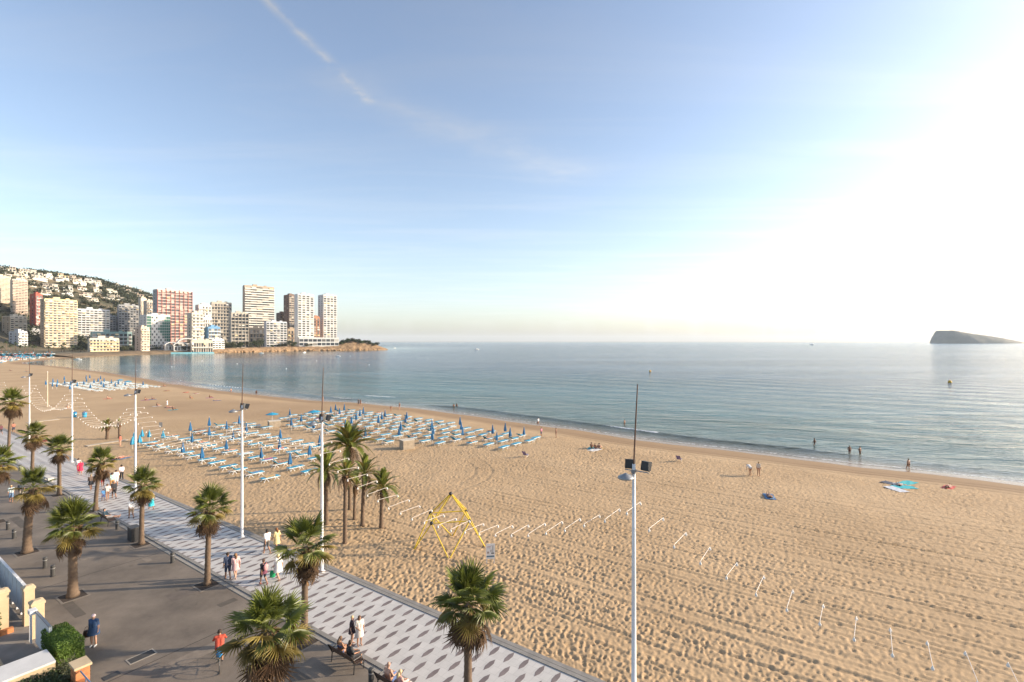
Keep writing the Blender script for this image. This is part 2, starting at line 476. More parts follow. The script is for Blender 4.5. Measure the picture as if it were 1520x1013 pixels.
# the damp hollow of bare ochre sand by the bend of the beach
hol = S(400, 606)
hq = np.sqrt(((X-hol.x+0.6*(Y-hol.y))/38)**2+((Y-hol.y)/19)**2)+0.7*(fbm(X*0.05, Y*0.05, 17, 3)-0.5)
hollow = np.clip((1.15-hq)/0.5, 0, 1)*0.42
wet = np.maximum(wet, hollow)
trod = np.clip((RR-30)/50, 0, 1)*np.clip((D-6)/6, 0, 1)*1.0*np.clip(1.1-2.2*hollow, 0.1, 1)
sand_mat = sand_material()
sand = kind(obj('beach_sand', grid_mesh('beach_sand', X, Y, Z, msk, sand_mat, {'wet': wet, 'trodden': trod})), 'structure')
del X, Y, Z, RR, AA, Ss, Nn, D, rel, relf, full_, wig, warp, tread, wet, trod

# ------------------------------------------------------------------ sea
def sea_material():
    m = bpy.data.materials.new('sea_water'); m.use_nodes = True
    nt = m.node_tree; b = nt.nodes['Principled BSDF']; L = nt.links.new
    at = nt.nodes.new('ShaderNodeAttribute'); at.attribute_name = 'offshore'
    mr = nt.nodes.new('ShaderNodeMapRange'); mr.inputs[2].default_value = 160
    L(at.outputs['Fac'], mr.inputs[0])
    rp = nt.nodes.new('ShaderNodeValToRGB'); e = rp.color_ramp.elements
    e[0].position = 0.0; e[0].color = (0.24, 0.17, 0.10, 1)
    e[1].position = 1.0; e[1].color = (0.007, 0.068, 0.130, 1)
    for p, c in ((0.02, (0.13, 0.125, 0.085)), (0.07, (0.05, 0.105, 0.10)), (0.25, (0.02, 0.118, 0.142))):
        k = e.new(p); k.color = (*c, 1)
    L(mr.outputs[0], rp.inputs[0])
    fo = nt.nodes.new('ShaderNodeAttribute'); fo.attribute_name = 'foam'
    geo = nt.nodes.new('ShaderNodeNewGeometry')
    fn = nt.nodes.new('ShaderNodeTexNoise'); fn.inputs['Scale'].default_value = 1.6; fn.inputs['Detail'].default_value = 5; fn.inputs['Roughness'].default_value = 0.7
    L(geo.outputs['Position'], fn.inputs['Vector'])
    fm = nt.nodes.new('ShaderNodeMath'); fm.operation = 'ADD'; L(fo.outputs['Fac'], fm.inputs[0])
    f2 = nt.nodes.new('ShaderNodeMath'); f2.operation = 'MULTIPLY_ADD'; L(fn.outputs[0], f2.inputs[0]); f2.inputs[1].default_value = 1.3; f2.inputs[2].default_value = -0.95
    L(f2.outputs[0], fm.inputs[1])
    fr = nt.nodes.new('ShaderNodeMapRange'); fr.inputs[1].default_value = 0.25; fr.inputs[2].default_value = 0.5
    L(fm.outputs[0], fr.inputs[0])
    mx = nt.nodes.new('ShaderNodeMixRGB'); L(fr.outputs[0], mx.inputs[0]); L(rp.outputs[0], mx.inputs[1]); mx.inputs[2].default_value = (0.8, 0.8, 0.78, 1)
    L(mx.outputs[0], b.inputs['Base Color'])
    ro = nt.nodes.new('ShaderNodeMapRange'); ro.inputs[3].default_value = 0.10; ro.inputs[4].default_value = 0.7
    L(fr.outputs[0], ro.inputs[0]); L(ro.outputs[0], b.inputs['Roughness'])
    b.inputs['IOR'].default_value = 1.33
    # wavelets: crests lie along the beach
    mp = nt.nodes.new('ShaderNodeMapping'); mp.inputs['Rotation'].default_value = (0, 0, R(22)); mp.inputs['Scale'].default_value = (0.33, 1.0, 1)
    L(geo.outputs['Position'], mp.inputs[0])
    w1 = nt.nodes.new('ShaderNodeTexNoise'); w1.inputs['Scale'].default_value = 0.22; w1.inputs['Detail'].default_value = 6; w1.inputs['Roughness'].default_value = 0.62; w1.inputs['Distortion'].default_value = 0.5
    L(mp.outputs[0], w1.inputs['Vector'])
    w2 = nt.nodes.new('ShaderNodeTexNoise'); w2.inputs['Scale'].default_value = 1.3; w2.inputs['Detail'].default_value = 4; w2.inputs['Roughness'].default_value = 0.6
    L(mp.outputs[0], w2.inputs['Vector'])
    # calmer and rougher patches
    mp3 = nt.nodes.new('ShaderNodeMapping'); mp3.inputs['Rotation'].default_value = (0, 0, R(6)); mp3.inputs['Scale'].default_value = (0.16, 1.0, 1)
    L(geo.outputs['Position'], mp3.inputs[0])
    w3 = nt.nodes.new('ShaderNodeTexNoise'); w3.inputs['Scale'].default_value = 0.018; w3.inputs['Detail'].default_value = 4
    L(mp3.outputs[0], w3.inputs['Vector'])
    pr = nt.nodes.new('ShaderNodeMapRange'); pr.inputs[1].default_value = 0.38; pr.inputs[2].default_value = 0.64; pr.inputs[3].default_value = 0.5; pr.inputs[4].default_value = 1.0
    L(w3.outputs[0], pr.inputs[0])
    # the bay behind the headland lies sheltered
    cal = nt.nodes.new('ShaderNodeAttribute'); cal.attribute_name = 'exposed'
    st = nt.nodes.new('ShaderNodeMath'); st.operation = 'MULTIPLY'; L(pr.outputs[0], st.inputs[0]); L(cal.outputs['Fac'], st.inputs[1])
    b1 = nt.nodes.new('ShaderNodeBump'); b1.inputs['Distance'].default_value = 4.0; L(w1.outputs[0], b1.inputs['Height']); L(st.outputs[0], b1.inputs['Strength'])
    b2 = nt.nodes.new('ShaderNodeBump'); b2.inputs['Distance'].default_value = 0.6; L(w2.outputs[0], b2.inputs['Height']); L(st.outputs[0], b2.inputs['Strength'])
    L(b1.outputs[0], b2.inputs['Normal']); L(b2.outputs[0], b.inputs['Normal'])
    return m
rr = np.concatenate([40*1.0045**np.arange(0, 512), ])
rr = np.concatenate([rr[rr < 400], 400*1.018**np.arange(0, 162)])
rr = rr[rr < 7000]
aa = np.arange(R(-62), R(72), 0.0042)
RR, AA = np.meshgrid(rr, aa, indexing='ij')
X = RR*np.sin(AA); Y = RR*np.cos(AA)
D = shore_dist_grid(X, Y); off = -D
Z = np.full(X.shape, SEA)
lim = np.clip((420-RR)/160, 0, 1)
# low swell with crests along the beach, and two small breakers
ph = off*0.42+3.0*fbm(X*0.012, Y*0.012, 41, 3)
Z += lim*0.05*np.sin(ph)*np.clip((off-2)/8, 0, 1)*(0.3+1.2*vnoise(X*0.03, Y*0.03, 43))
foam = np.zeros(X.shape)
al = UX*X+UY*Y                              # how far along the beach
for d0, h, w, k, cut in ((6.2, 0.34, 0.85, 3, 0.40), (15.5, 0.14, 1.2, 5, 0.62)):
    dd = d0+2.6*(fbm(al*0.025, al*0.0, k*7, 3)-0.5)+1.2*(vnoise(al*0.11, al*0, k*9)-0.5)
    on = np.clip((vnoise(al*0.028+k*3.7, al*0, k*13)-cut)/0.12, 0, 1)
    u = (off-dd)/w
    Z += lim*h*(0.35+0.65*on)*np.exp(-u*u)*np.where(off > 0.5, 1, 0)
    br = np.clip((vnoise(al*0.06, al*0, k*17)-0.60)/0.10, 0, 1)*on
    foam = np.maximum(foam, br*np.exp(-((off-dd+w*0.35)/(w*0.5))**2))
sw = 0.9*(fbm(al*0.06, al*0, 23, 3)-0.4)
foam = np.maximum(foam, 0.72*np.exp(-((off-0.9-1.6*sw)/0.45)**2))
foam = np.maximum(foam, 0.62*np.exp(-((off-3.2-2.2*sw)/0.5)**2)*np.clip(vnoise(al*0.05, al*0, 29)*2-0.7, 0, 1))
foam *= np.clip((520-RR)/200, 0, 1)
calm = np.clip((X+330)/330, 0.12, 1)
calm = np.maximum(calm, np.clip((RR-1100)/500, 0, 1))
exposed = calm*np.clip(0.25+off/40, 0, 1)
sea = kind(obj('sea', grid_mesh('sea', X, Y, Z, D < 6, sea_material(), {'offshore': off, 'foam': foam, 'exposed': exposed})), 'structure')
del X, Y, Z, RR, AA, D, off, foam, exposed

# ------------------------------------------------------------------ promenade and esplanade
def slab(name, s0, s1, n0, n1, z0, z1, m, parent=None, k='structure'):
    b = MB()
    pts = [(s0, n0), (s1, n0), (s1, n1), (s0, n1)]
    b.add([P(s, n, z0) for s, n in pts]+[P(s, n, z1) for s, n in pts], [(0,1,2,3), (4,7,6,5), (0,4,5,1), (1,5,6,2), (2,6,7,3), (3,7,4,0)])
    o = b.build(name, m, parent)
    me = o.data
    import bmesh
    bm = bmesh.new(); bm.from_mesh(me); bmesh.ops.recalc_face_normals(bm, faces=bm.faces); bm.to_mesh(me); bm.free()
    if parent is None: kind(o, k)
    return o
def asphalt_material():
    m = bpy.data.materials.new('asphalt'); m.use_nodes = True
    nt = m.node_tree; b = nt.nodes['Principled BSDF']; L = nt.links.new
    b.inputs['Roughness'].default_value = 0.72; b.inputs['Specular IOR Level'].default_value = 0.35
    geo = nt.nodes.new('ShaderNodeNewGeometry')
    a = nt.nodes.new('ShaderNodeTexNoise'); a.inputs['Scale'].default_value = 0.28; a.inputs['Detail'].default_value = 9; a.inputs['Roughness'].default_value = 0.68
    L(geo.outputs['Position'], a.inputs['Vector'])
    rp = nt.nodes.new('ShaderNodeValToRGB'); e = rp.color_ramp.elements
    e[0].position = 0.34; e[0].color = (0.118, 0.096, 0.075, 1); e[1].position = 0.66; e[1].color = (0.218, 0.178, 0.139, 1)
    L(a.outputs[0], rp.inputs[0])
    g = nt.nodes.new('ShaderNodeTexNoise'); g.inputs['Scale'].default_value = 35; g.inputs['Detail'].default_value = 3
    L(geo.outputs['Position'], g.inputs['Vector'])
    gr = nt.nodes.new('ShaderNodeMapRange'); gr.inputs[1].default_value = 0.3; gr.inputs[2].default_value = 0.7; gr.inputs[3].default_value = 0.8; gr.inputs[4].default_value = 1.2
    L(g.outputs[0], gr.inputs[0])
    # dark blots of old stains
    v = nt.nodes.new('ShaderNodeTexNoise'); v.inputs['Scale'].default_value = 1.7; v.inputs['Detail'].default_value = 5; v.inputs['Roughness'].default_value = 0.6
    L(geo.outputs['Position'], v.inputs['Vector'])
    vr = nt.nodes.new('ShaderNodeMapRange'); vr.inputs[1].default_value = 0.62; vr.inputs[2].default_value = 0.74; vr.inputs[3].default_value = 1.0; vr.inputs[4].default_value = 0.72
    L(v.outputs[0], vr.inputs[0])
    mu = nt.nodes.new('ShaderNodeMath'); mu.operation = 'MULTIPLY'; L(gr.outputs[0], mu.inputs[0]); L(vr.outputs[0], mu.inputs[1])
    s = nt.nodes.new('ShaderNodeVectorMath'); s.operation = 'SCALE'; L(rp.outputs[0], s.inputs[0]); L(mu.outputs[0], s.inputs['Scale'])
    L(s.outputs[0], b.inputs['Base Color'])
    bp = nt.nodes.new('ShaderNodeBump'); bp.inputs['Distance'].default_value = 0.01; bp.inputs['Strength'].default_value = 0.4
    L(g.outputs[0], bp.inputs['Height']); L(bp.outputs[0], b.inputs['Normal'])
    return m
def paving_material(name, c, var):
    m = bpy.data.materials.new(name); m.use_nodes = True
    nt = m.node_tree; b = nt.nodes['Principled BSDF']; L = nt.links.new
    b.inputs['Roughness'].default_value = 0.6
    geo = nt.nodes.new('ShaderNodeNewGeometry')
    a = nt.nodes.new('ShaderNodeTexNoise'); a.inputs['Scale'].default_value = 0.9; a.inputs['Detail'].default_value = 8; a.inputs['Roughness'].default_value = 0.7
    L(geo.outputs['Position'], a.inputs['Vector'])
    rp = nt.nodes.new('ShaderNodeValToRGB'); e = rp.color_ramp.elements
    e[0].position = 0.3; e[0].color = tuple(x*(1-var) for x in c)+(1,); e[1].position = 0.7; e[1].color = tuple(x*(1+var) for x in c)+(1,)
    L(a.outputs[0], rp.inputs[0])
    # narrow joints every half metre
    mp = nt.nodes.new('ShaderNodeMapping'); mp.inputs['Rotation'].default_value = (0, 0, -PROM_YAW)
    L(geo.outputs['Position'], mp.inputs[0])
    br = nt.nodes.new('ShaderNodeTexBrick'); br.inputs['Scale'].default_value = 1.0; br.inputs['Mortar Size'].default_value = 0.006
    br.inputs['Brick Width'].default_value = 0.44; br.inputs['Row Height'].default_value = 0.5; br.inputs['Bias'].default_value = 0.0
    br.inputs['Color1'].default_value = (1, 1, 1, 1); br.inputs['Color2'].default_value = (0.92, 0.92, 0.92, 1); br.inputs['Mortar'].default_value = (0.7, 0.7, 0.7, 1)
    L(mp.outputs[0], br.inputs['Vector'])
    mx = nt.nodes.new('ShaderNodeMixRGB'); mx.blend_type = 'MULTIPLY'; mx.inputs[0].default_value = 1; L(rp.outputs[0], mx.inputs[1]); L(br.outputs[0], mx.inputs[2])
    L(mx.outputs[0], b.inputs['Base Color'])
    return m
M_asph = asphalt_material()
M_pave = paving_material('pale_paving', (0.52, 0.49, 0.455), 0.08)
M_hex = mat('grey_brown_tile', (0.17, 0.135, 0.125), 0.6, var=0.15, scale=2, rnd=0.12)
M_kerb = mat('kerb_concrete', (0.235, 0.215, 0.19), 0.7, var=0.2, scale=1.5)
M_kerb2 = mat('edge_concrete', (0.29, 0.26, 0.22), 0.75, var=0.2, scale=1.2)
M_soil = mat('pit_soil', (0.05, 0.035, 0.025), 0.95, var=0.4, scale=8)
ground = kind(MB().add([(-7050, -7050, -7), (7050, -7050, -7), (7050, 7050, -7), (-7050, 7050, -7)], [(0, 1, 2, 3)]).build('ground', mat('sea_bed', (0.1, 0.1, 0.09), 0.9, var=0.2)), 'structure')
S0, S1 = -70, 330
slab('esplanade', S0, S1, -40, 15.45, -0.6, 0.0, M_asph)
prom = slab('promenade', S0, S1, 15.45, 20.5, -0.6, 0.02, M_pave)
slab('edge_strip', S0, S1, 15.45, 15.72, 0.02, 0.028, M_kerb2, prom)
slab('kerb', S0, S1, 15.74, 15.98, 0.02, 0.075, M_kerb, prom)
slab('sand_kerb', S0, S1, 20.46, 20.98, -0.6, 0.06, M_kerb, prom)
slab('sand_kerb_joint', S0, S1, 20.70, 20.72, 0.06, 0.064, mat('joint', (0.12, 0.11, 0.1), 0.9), prom)
# elongated six-sided tiles in staggered rows
def hexmesh(l0, l1, w):
    t = 0.30
    pts = [(-w/2, l0 if l0 > -0.48 else -0.48+t), (0, -0.48), (w/2, l0 if l0 > -0.48 else -0.48+t), (w/2, l1-t if l1 >= 0.48 else l1), (0, 0.48), (-w/2, l1-t if l1 >= 0.48 else l1)]
    if l0 > -0.48: pts = [(-w/2, l0), (w/2, l0), (w/2, 0.18), (0.0, 0.48), (-w/2, 0.18)]
    b = MB(); n = len(pts)
    b.add([(x, y, 0.0) for x, y in pts]+[(x, y, 0.004) for x, y in pts], [tuple(range(n, 2*n))]+[(i, (i+1) % n, n+(i+1) % n, n+i) for i in range(n)])
    return b
# local x of a tile runs along -s so that its normal points up
hx_full = hexmesh(-0.48, 0.48, 0.25); hx_half = hexmesh(0.06, 0.48, 0.25)
me_full = hx_full.mesh('paving_tile', M_hex); me_half = hx_half.mesh('paving_tile_cut', M_hex)
tiles = []
for r_, n in enumerate((15.94, 16.94, 17.94, 18.94, 19.93)):
    for i in range(-40, 330):
        s = i*0.88+(0.44 if r_ % 2 else 0)
        if s < -20 or s > 210: continue
        p = P(s, n)
        d = math.hypot(p.x, p.y); vis = p.y > 1 and abs(p.x/p.y) < 1.06 and FPX*CH/p.y < 520
        tiles.append((0 if vis else 1, d, s, n, r_ == 0))
tiles.sort()
rest = MB()
RZ = PROM_YAW+math.pi
for q, (nv, d, s, n, half) in enumerate(tiles):
    p = P(s, n, 0.021)
    if q < 298 and not nv:
        obj('paving_tile', me_half if half else me_full, prom, p, (0, 0, RZ))
    else:
        Mx = Matrix.Translation(p) @ Matrix.Rotation(RZ, 4, 'Z')
        src = hx_half if half else hx_full
        rest.add([Mx @ Vector(v) for v in src.v], src.f)
kind(rest.build('distant_paving_tiles', M_hex, prom), 'stuff')
# patched repairs and old stains in the asphalt
M_patch = [mat('asphalt_patch_%d' % i, c, .8, var=.2, scale=2) for i, c in enumerate([(.10, .082, .064), (.20, .162, .125), (.125, .10, .08)])]
rgp = random.Random(12)
for i, (s, n, ls, ln) in enumerate([(20, 12.6, 3.2, .9), (26.5, 10.2, .8, 3.0), (33.5, 12.8, 1.2, 1.2), (36, 8.9, 2.6, .5), (45, 11.5, .7, 5.2), (52, 13.2, 1.6, 1.0), (57, 10.6, 4.0, .6), (66, 12.0, .8, 4.0), (24, 14.2, 1.0, .7), (30.5, 14.1, .5, 1.0), (41, 14.0, 2.4, .4)]):
    slab('repair_patch', s, s+ls, n, n+ln, 0.0, 0.003, M_patch[i % 3], bpy.data.objects['esplanade'])
# seams across the asphalt
for s in (14, 28, 42, 56, 70, 84, 98):
    sl = slab('asphalt_seam', s, s+0.05, 7.6, 15.45, 0.0, 0.004, mat('seam', (0.06, 0.052, 0.045), 0.9) if s == 14 else bpy.data.materials['seam'], bpy.data.objects['esplanade'])

# ------------------------------------------------------------------ far land: bay, hill and headland
Q_e = np.array([(x-760)/FPX for x in (-500, -300, 0, 40, 90, 150, 200, 230, 285, 345, 420, 500, 570, 640)])
Q_z = np.array([230, 215, 197, 189, 181, 165, 152, 143, 117, 88, 60, 30, 6, 2])
Q_p = np.array([370, 380, 400, 405, 410, 419, 427, 432, 449, 466, 482, 500, 506, 506])
H_e = np.array([(x-760)/FPX for x in (-500, 100, 200, 300, 335, 345, 400, 440, 500, 508, 525, 545, 560, 570, 600)])
H_z = np.array([2.2, 2.2, 2.5, 3.5, 4.5, 5.0, 5.5, 6.5, 8.0, 11, 14.5, 11.5, 7.5, 3.0, 0.5])
def land_z(x, y, d, jag=True):
    x = np.asarray(x, float); y = np.asarray(y, float)
    e = x/np.maximum(y, 1)
    top = np.interp(e, H_e, H_z)
    if jag: top = top*(0.75+0.55*fbm(x*0.05, y*0.05, 3, 3))
    cl = np.interp(e, [(x_-760)/FPX for x_ in (230, 300, 350)], [26, 12, 7])
    low = -1.6+(top+1.6)*np.clip((d+1)/cl, 0, 1)**0.6
    t = np.clip((d-110)/520, 0, 1); t = t*t*(3-2*t)
    hill = np.interp(e, Q_e, Q_z)*t
    hill = hill*(1-0.35*np.clip((d-640)/350, 0, 1))
    cap = CH+(Y0-np.interp(e, Q_e, Q_p))/FPX*y-np.minimum(low, 14)
    if jag: hill = hill*(0.9+0.2*fbm(x*0.008, y*0.008, 9, 4)); cap = cap*(0.97+0.05*fbm(x*0.02, y*0.02, 8, 3))
    hill = np.maximum(np.minimum(hill, cap), 0)
    return np.where(d < -1, -4, np.maximum(low, np.minimum(low, 14)+hill))
def land_at(x, y):
    d = shore_dist([x], [y])
    return float(land_z(np.array([x]), np.array([y]), d, False)[0])
def land_material():
    m = bpy.data.materials.new('coast_land'); m.use_nodes = True
    nt = m.node_tree; b = nt.nodes['Principled BSDF']; L = nt.links.new
    b.inputs['Roughness'].default_value = 0.9
    geo = nt.nodes.new('ShaderNodeNewGeometry')
    at = nt.nodes.new('ShaderNodeAttribute'); at.attribute_name = 'rock'
    a = nt.nodes.new('ShaderNodeTexNoise'); a.inputs['Scale'].default_value = 0.035; a.inputs['Detail'].default_value = 8; a.inputs['Roughness'].default_value = 0.7
    L(geo.outputs['Position'], a.inputs['Vector'])
    rp = nt.nodes.new('ShaderNodeValToRGB'); e = rp.color_ramp.elements
    e[0].position = 0.35; e[0].color = (0.045, 0.05, 0.026, 1); e[1].position = 0.66; e[1].color = (0.19, 0.145, 0.09, 1)
    L(a.outputs[0], rp.inputs[0])
    a2 = nt.nodes.new('ShaderNodeTexNoise'); a2.inputs['Scale'].default_value = 0.2; a2.inputs['Detail'].default_value = 7; a2.inputs['Roughness'].default_value = 0.7
    L(geo.outputs['Position'], a2.inputs['Vector'])
    r2 = nt.nodes.new('ShaderNodeValToRGB'); e = r2.color_ramp.elements
    e[0].position = 0.35; e[0].color = (0.12, 0.07, 0.035, 1); e[1].position = 0.68; e[1].color = (0.40, 0.265, 0.15, 1)
    L(a2.outputs[0], r2.inputs[0])
    mx = nt.nodes.new('ShaderNodeMixRGB'); L(at.outputs['Fac'], mx.inputs[0]); L(rp.outputs[0], mx.inputs[1]); L(r2.outputs[0], mx.inputs[2])
    L(mx.outputs[0], b.inputs['Base Color'])
    bp = nt.nodes.new('ShaderNodeBump'); bp.inputs['Distance'].default_value = 2.0; bp.inputs['Strength'].default_value = 0.7
    L(a2.outputs[0], bp.inputs['Height']); L(bp.outputs[0], b.inputs['Normal'])
    return m
rr = 330*1.0035**np.arange(0, 480); rr = rr[rr < 1750]
aa = np.arange(R(-58), R(-13), 0.0020)
RR, AA = np.meshgrid(rr, aa, indexing='ij')
X = RR*np.sin(AA); Y = RR*np.cos(AA)
D = shore_dist_grid(X, Y, 3)
far = (Y > 395+0.2*(-X-300)*0)  # the beach sand carries the nearer side of the bay
Z = land_z(X, Y, D)
rk = np.clip((46-D)/30, 0, 1)*np.clip((X+480)/60, 0.55, 1)
rk = np.maximum(rk, np.clip((X/np.maximum(Y, 1)+0.36)/0.02, 0, 1)*0.45*np.clip(fbm(X*0.03, Y*0.03, 2, 3)*3-0.7, 0, 1))
kind(obj('hillside', grid_mesh('hillside', X, Y, Z, (D > -8) & (Y > 500), land_material(), {'rock': rk})), 'structure')
del X, Y, Z, RR, AA, D

# ------------------------------------------------------------------ haze
hz = MB().span((-26000, -26000, -8), (26000, 26000, 262)).build('haze', [])
hm = bpy.data.materials.new('haze'); hm.use_nodes = True
hn = hm.node_tree; hn.nodes.clear()
pv = hn.nodes.new('ShaderNodeVolumePrincipled')
pv.inputs['Color'].default_value = (0.86, 0.93, 1.0, 1)
pv.inputs['Density'].default_value = HAZE
pv.inputs['Anisotropy'].default_value = 0.1
ho = hn.nodes.new('ShaderNodeOutputMaterial'); hn.links.new(pv.outputs[0], ho.inputs['Volume'])
hz.data.materials.append(hm)
hz.visible_shadow = True
kind(hz, 'stuff')

# ================================================================== FAR THINGS
# ------------------------------------------------------------------ island
def make_island():
    Dn = 3600.0
    prof = [(1386, 510), (1388, 507), (1390, 503), (1394, 499.5), (1398, 492.5), (1401, 491), (1410, 492.3), (1420, 494.6), (1435, 497.2), (1450, 499.4), (1465, 501.6), (1480, 503.8), (1495, 506.4), (1508, 508.3), (1515, 510)]
    X = np.array([(x-760)/FPX*Dn for x, _ in prof]); Zp = np.array([CH+(Y0-y)/FPX*Dn for _, y in prof])
    xs = np.linspace(X[0]-3, X[-1], 110); ys = np.linspace(-1, 1, 34)
    XX, VV = np.meshgrid(xs, ys, indexing='ij')
    t = (XX-xs[0])/(xs[-1]-xs[0])
    halfw = 170*np.sqrt(np.clip(1-(2*t-1)**2, 0.02, 1))
    YY = Dn+VV*halfw+30*(fbm(XX*0.01, VV*3, 4, 3)-0.5)
    top = np.interp(XX, X, Zp)
    sh = np.clip((1-np.abs(VV))/0.42, 0, 1)**0.7
    ZZ = SEA-4+(top-SEA+4)*sh*(1+0.10*(fbm(XX*0.03, YY*0.03, 6, 4)-0.5)*np.clip(1.2-sh, 0, 1)*3)
    m = mat('island_rock', (0.20, 0.20, 0.16), 0.95, color2=(0.30, 0.265, 0.21), scale=0.02, bump=0.8, bscale=0.06)
    o = obj('island', grid_mesh('island', XX, YY, ZZ, np.ones(XX.shape, bool), m))
    kind(o, 'structure')
make_island()

# ------------------------------------------------------------------ leaf clumps shared by shrubs and trees
M_leaf = {k: mat('foliage_'+k, c, 0.7, var=0.35, scale=0.6, rnd=0.2, trans=0.2) for k, c in
          {'dark': (0.048, 0.058, 0.03), 'mid': (0.06, 0.085, 0.03), 'olive': (0.085, 0.09, 0.04), 'fresh': (0.13, 0.21, 0.03)}.items()}
M_bark = mat('bark', (0.13, 0.085, 0.05), 0.9, var=0.35, scale=5, bump=0.6, bscale=14)
def clump(b, c, r, n, size, rng, flat_=0.8, mi=0):
    """leaf-sized faces scattered through an uneven volume"""
    lobes = [(Vector((rng.uniform(-.55, .55), rng.uniform(-.55, .55), rng.uniform(-.4, .5))), rng.uniform(.4, .65)) for _ in range(7)]
    for _ in range(n):
        lc, lr = rng.choice(lobes)
        d = Vector((rng.gauss(0, 1), rng.gauss(0, 1), rng.gauss(0, 1))).normalized()*lr*(rng.random()**0.4)
        p = lc+d
        p = Vector((p.x*r, p.y*r, p.z*r*flat_))+Vector(c)
        a = Vector((rng.gauss(0, 1), rng.gauss(0, 1), rng.gauss(0, 0.7))).normalized()
        q = a.cross(Vector((rng.gauss(0, 1), rng.gauss(0, 1), rng.gauss(0, 1)))).normalized()
        s_ = size*rng.uniform(.6, 1.4)
        b.add([p-a*s_, p+q*s_*0.7, p+a*s_, p-q*s_*0.7], [(0, 1, 2, 3)], mi)
rngf = random.Random(3)
crowns = {}
for k in M_leaf:
    for v in range(2):
        b = MB(); clump(b, (0, 0, 0), 1.0, 420, 0.11, rngf)
        crowns[k, v] = b.mesh('crown', M_leaf[k])
b = MB(); b.path([(0, 0, -0.3), (0.03, 0, 0.4), (-0.02, 0.02, 1.0)], [0.11, 0.08, 0.05], 7)
for a in range(4):
    an = a*1.7; b.tube((0, 0, 0.6+0.08*a), (0.45*math.cos(an), 0.45*math.sin(an), 1.05+0.05*a), 0.045, 0.02, 6)
me_trunk = b.mesh('trunk', M_bark)
def tree(name, label, x, y, r, h, k='dark', cat='tree', group=None, z=None, flat_=1.0):
    if z is None: z = land_at(x, y)
    t = thing(name, label, cat, (x, y, z), rngf.uniform(0, 6), group)
    obj('trunk', me_trunk, t, None, None, (r*0.55, r*0.55, max(h-r*0.5, 0.4)))
    obj('crown', crowns[k, rngf.randrange(2)], t, (0, 0, h), None, (r, r, r*flat_))
    return t

# ------------------------------------------------------------------ apartment blocks round the bay
def glass_material():
    m = bpy.data.materials.new('window_glass'); m.use_nodes = True
    nt = m.node_tree; b = nt.nodes['Principled BSDF']; L = nt.links.new
    oi = nt.nodes.new('ShaderNodeObjectInfo')
    rp = nt.nodes.new('ShaderNodeValToRGB'); e = rp.color_ramp.elements; rp.color_ramp.interpolation = 'CONSTANT'
    e[0].position = 0; e[0].color = (0.035, 0.04, 0.05, 1); e[1].position = 0.45; e[1].color = (0.07, 0.075, 0.08, 1)
    for p, c in ((0.65, (0.14, 0.13, 0.12)), (0.8, (0.34, 0.31, 0.27)), (0.93, (0.5, 0.46, 0.4))):
        k = e.new(p); k.color = (*c, 1)
    L(oi.outputs['Random'], rp.inputs[0]); L(rp.outputs[0], b.inputs['Base Color'])
    b.inputs['Roughness'].default_value = 0.25
    return m
M_glass = glass_material()
M_w = {k: mat('facade_'+k, c, 0.8, var=0.10, scale=0.25, rnd=0.03) for k, c in
       {'white': (0.66, 0.64, 0.60), 'cream': (0.62, 0.53, 0.41), 'peach': (0.60, 0.46, 0.36), 'yellow': (0.66, 0.52, 0.30), 'beige': (0.50, 0.44, 0.36), 'red': (0.45, 0.10, 0.07),
        'pink': (0.66, 0.46, 0.40), 'brown': (0.20, 0.135, 0.105), 'blue': (0.13, 0.28, 0.46), 'grey': (0.36, 0.36, 0.36), 'teal': (0.22, 0.33, 0.32), 'green': (0.04, 0.13, 0.10),
        'brick': (0.42, 0.19, 0.10), 'palegrey': (0.52, 0.53, 0.55), 'stripe': (0.70, 0.66, 0.58), 'tan': (0.40, 0.31, 0.22), 'aqua': (0.20, 0.50, 0.55)}.items()}
rnga = random.Random(8)
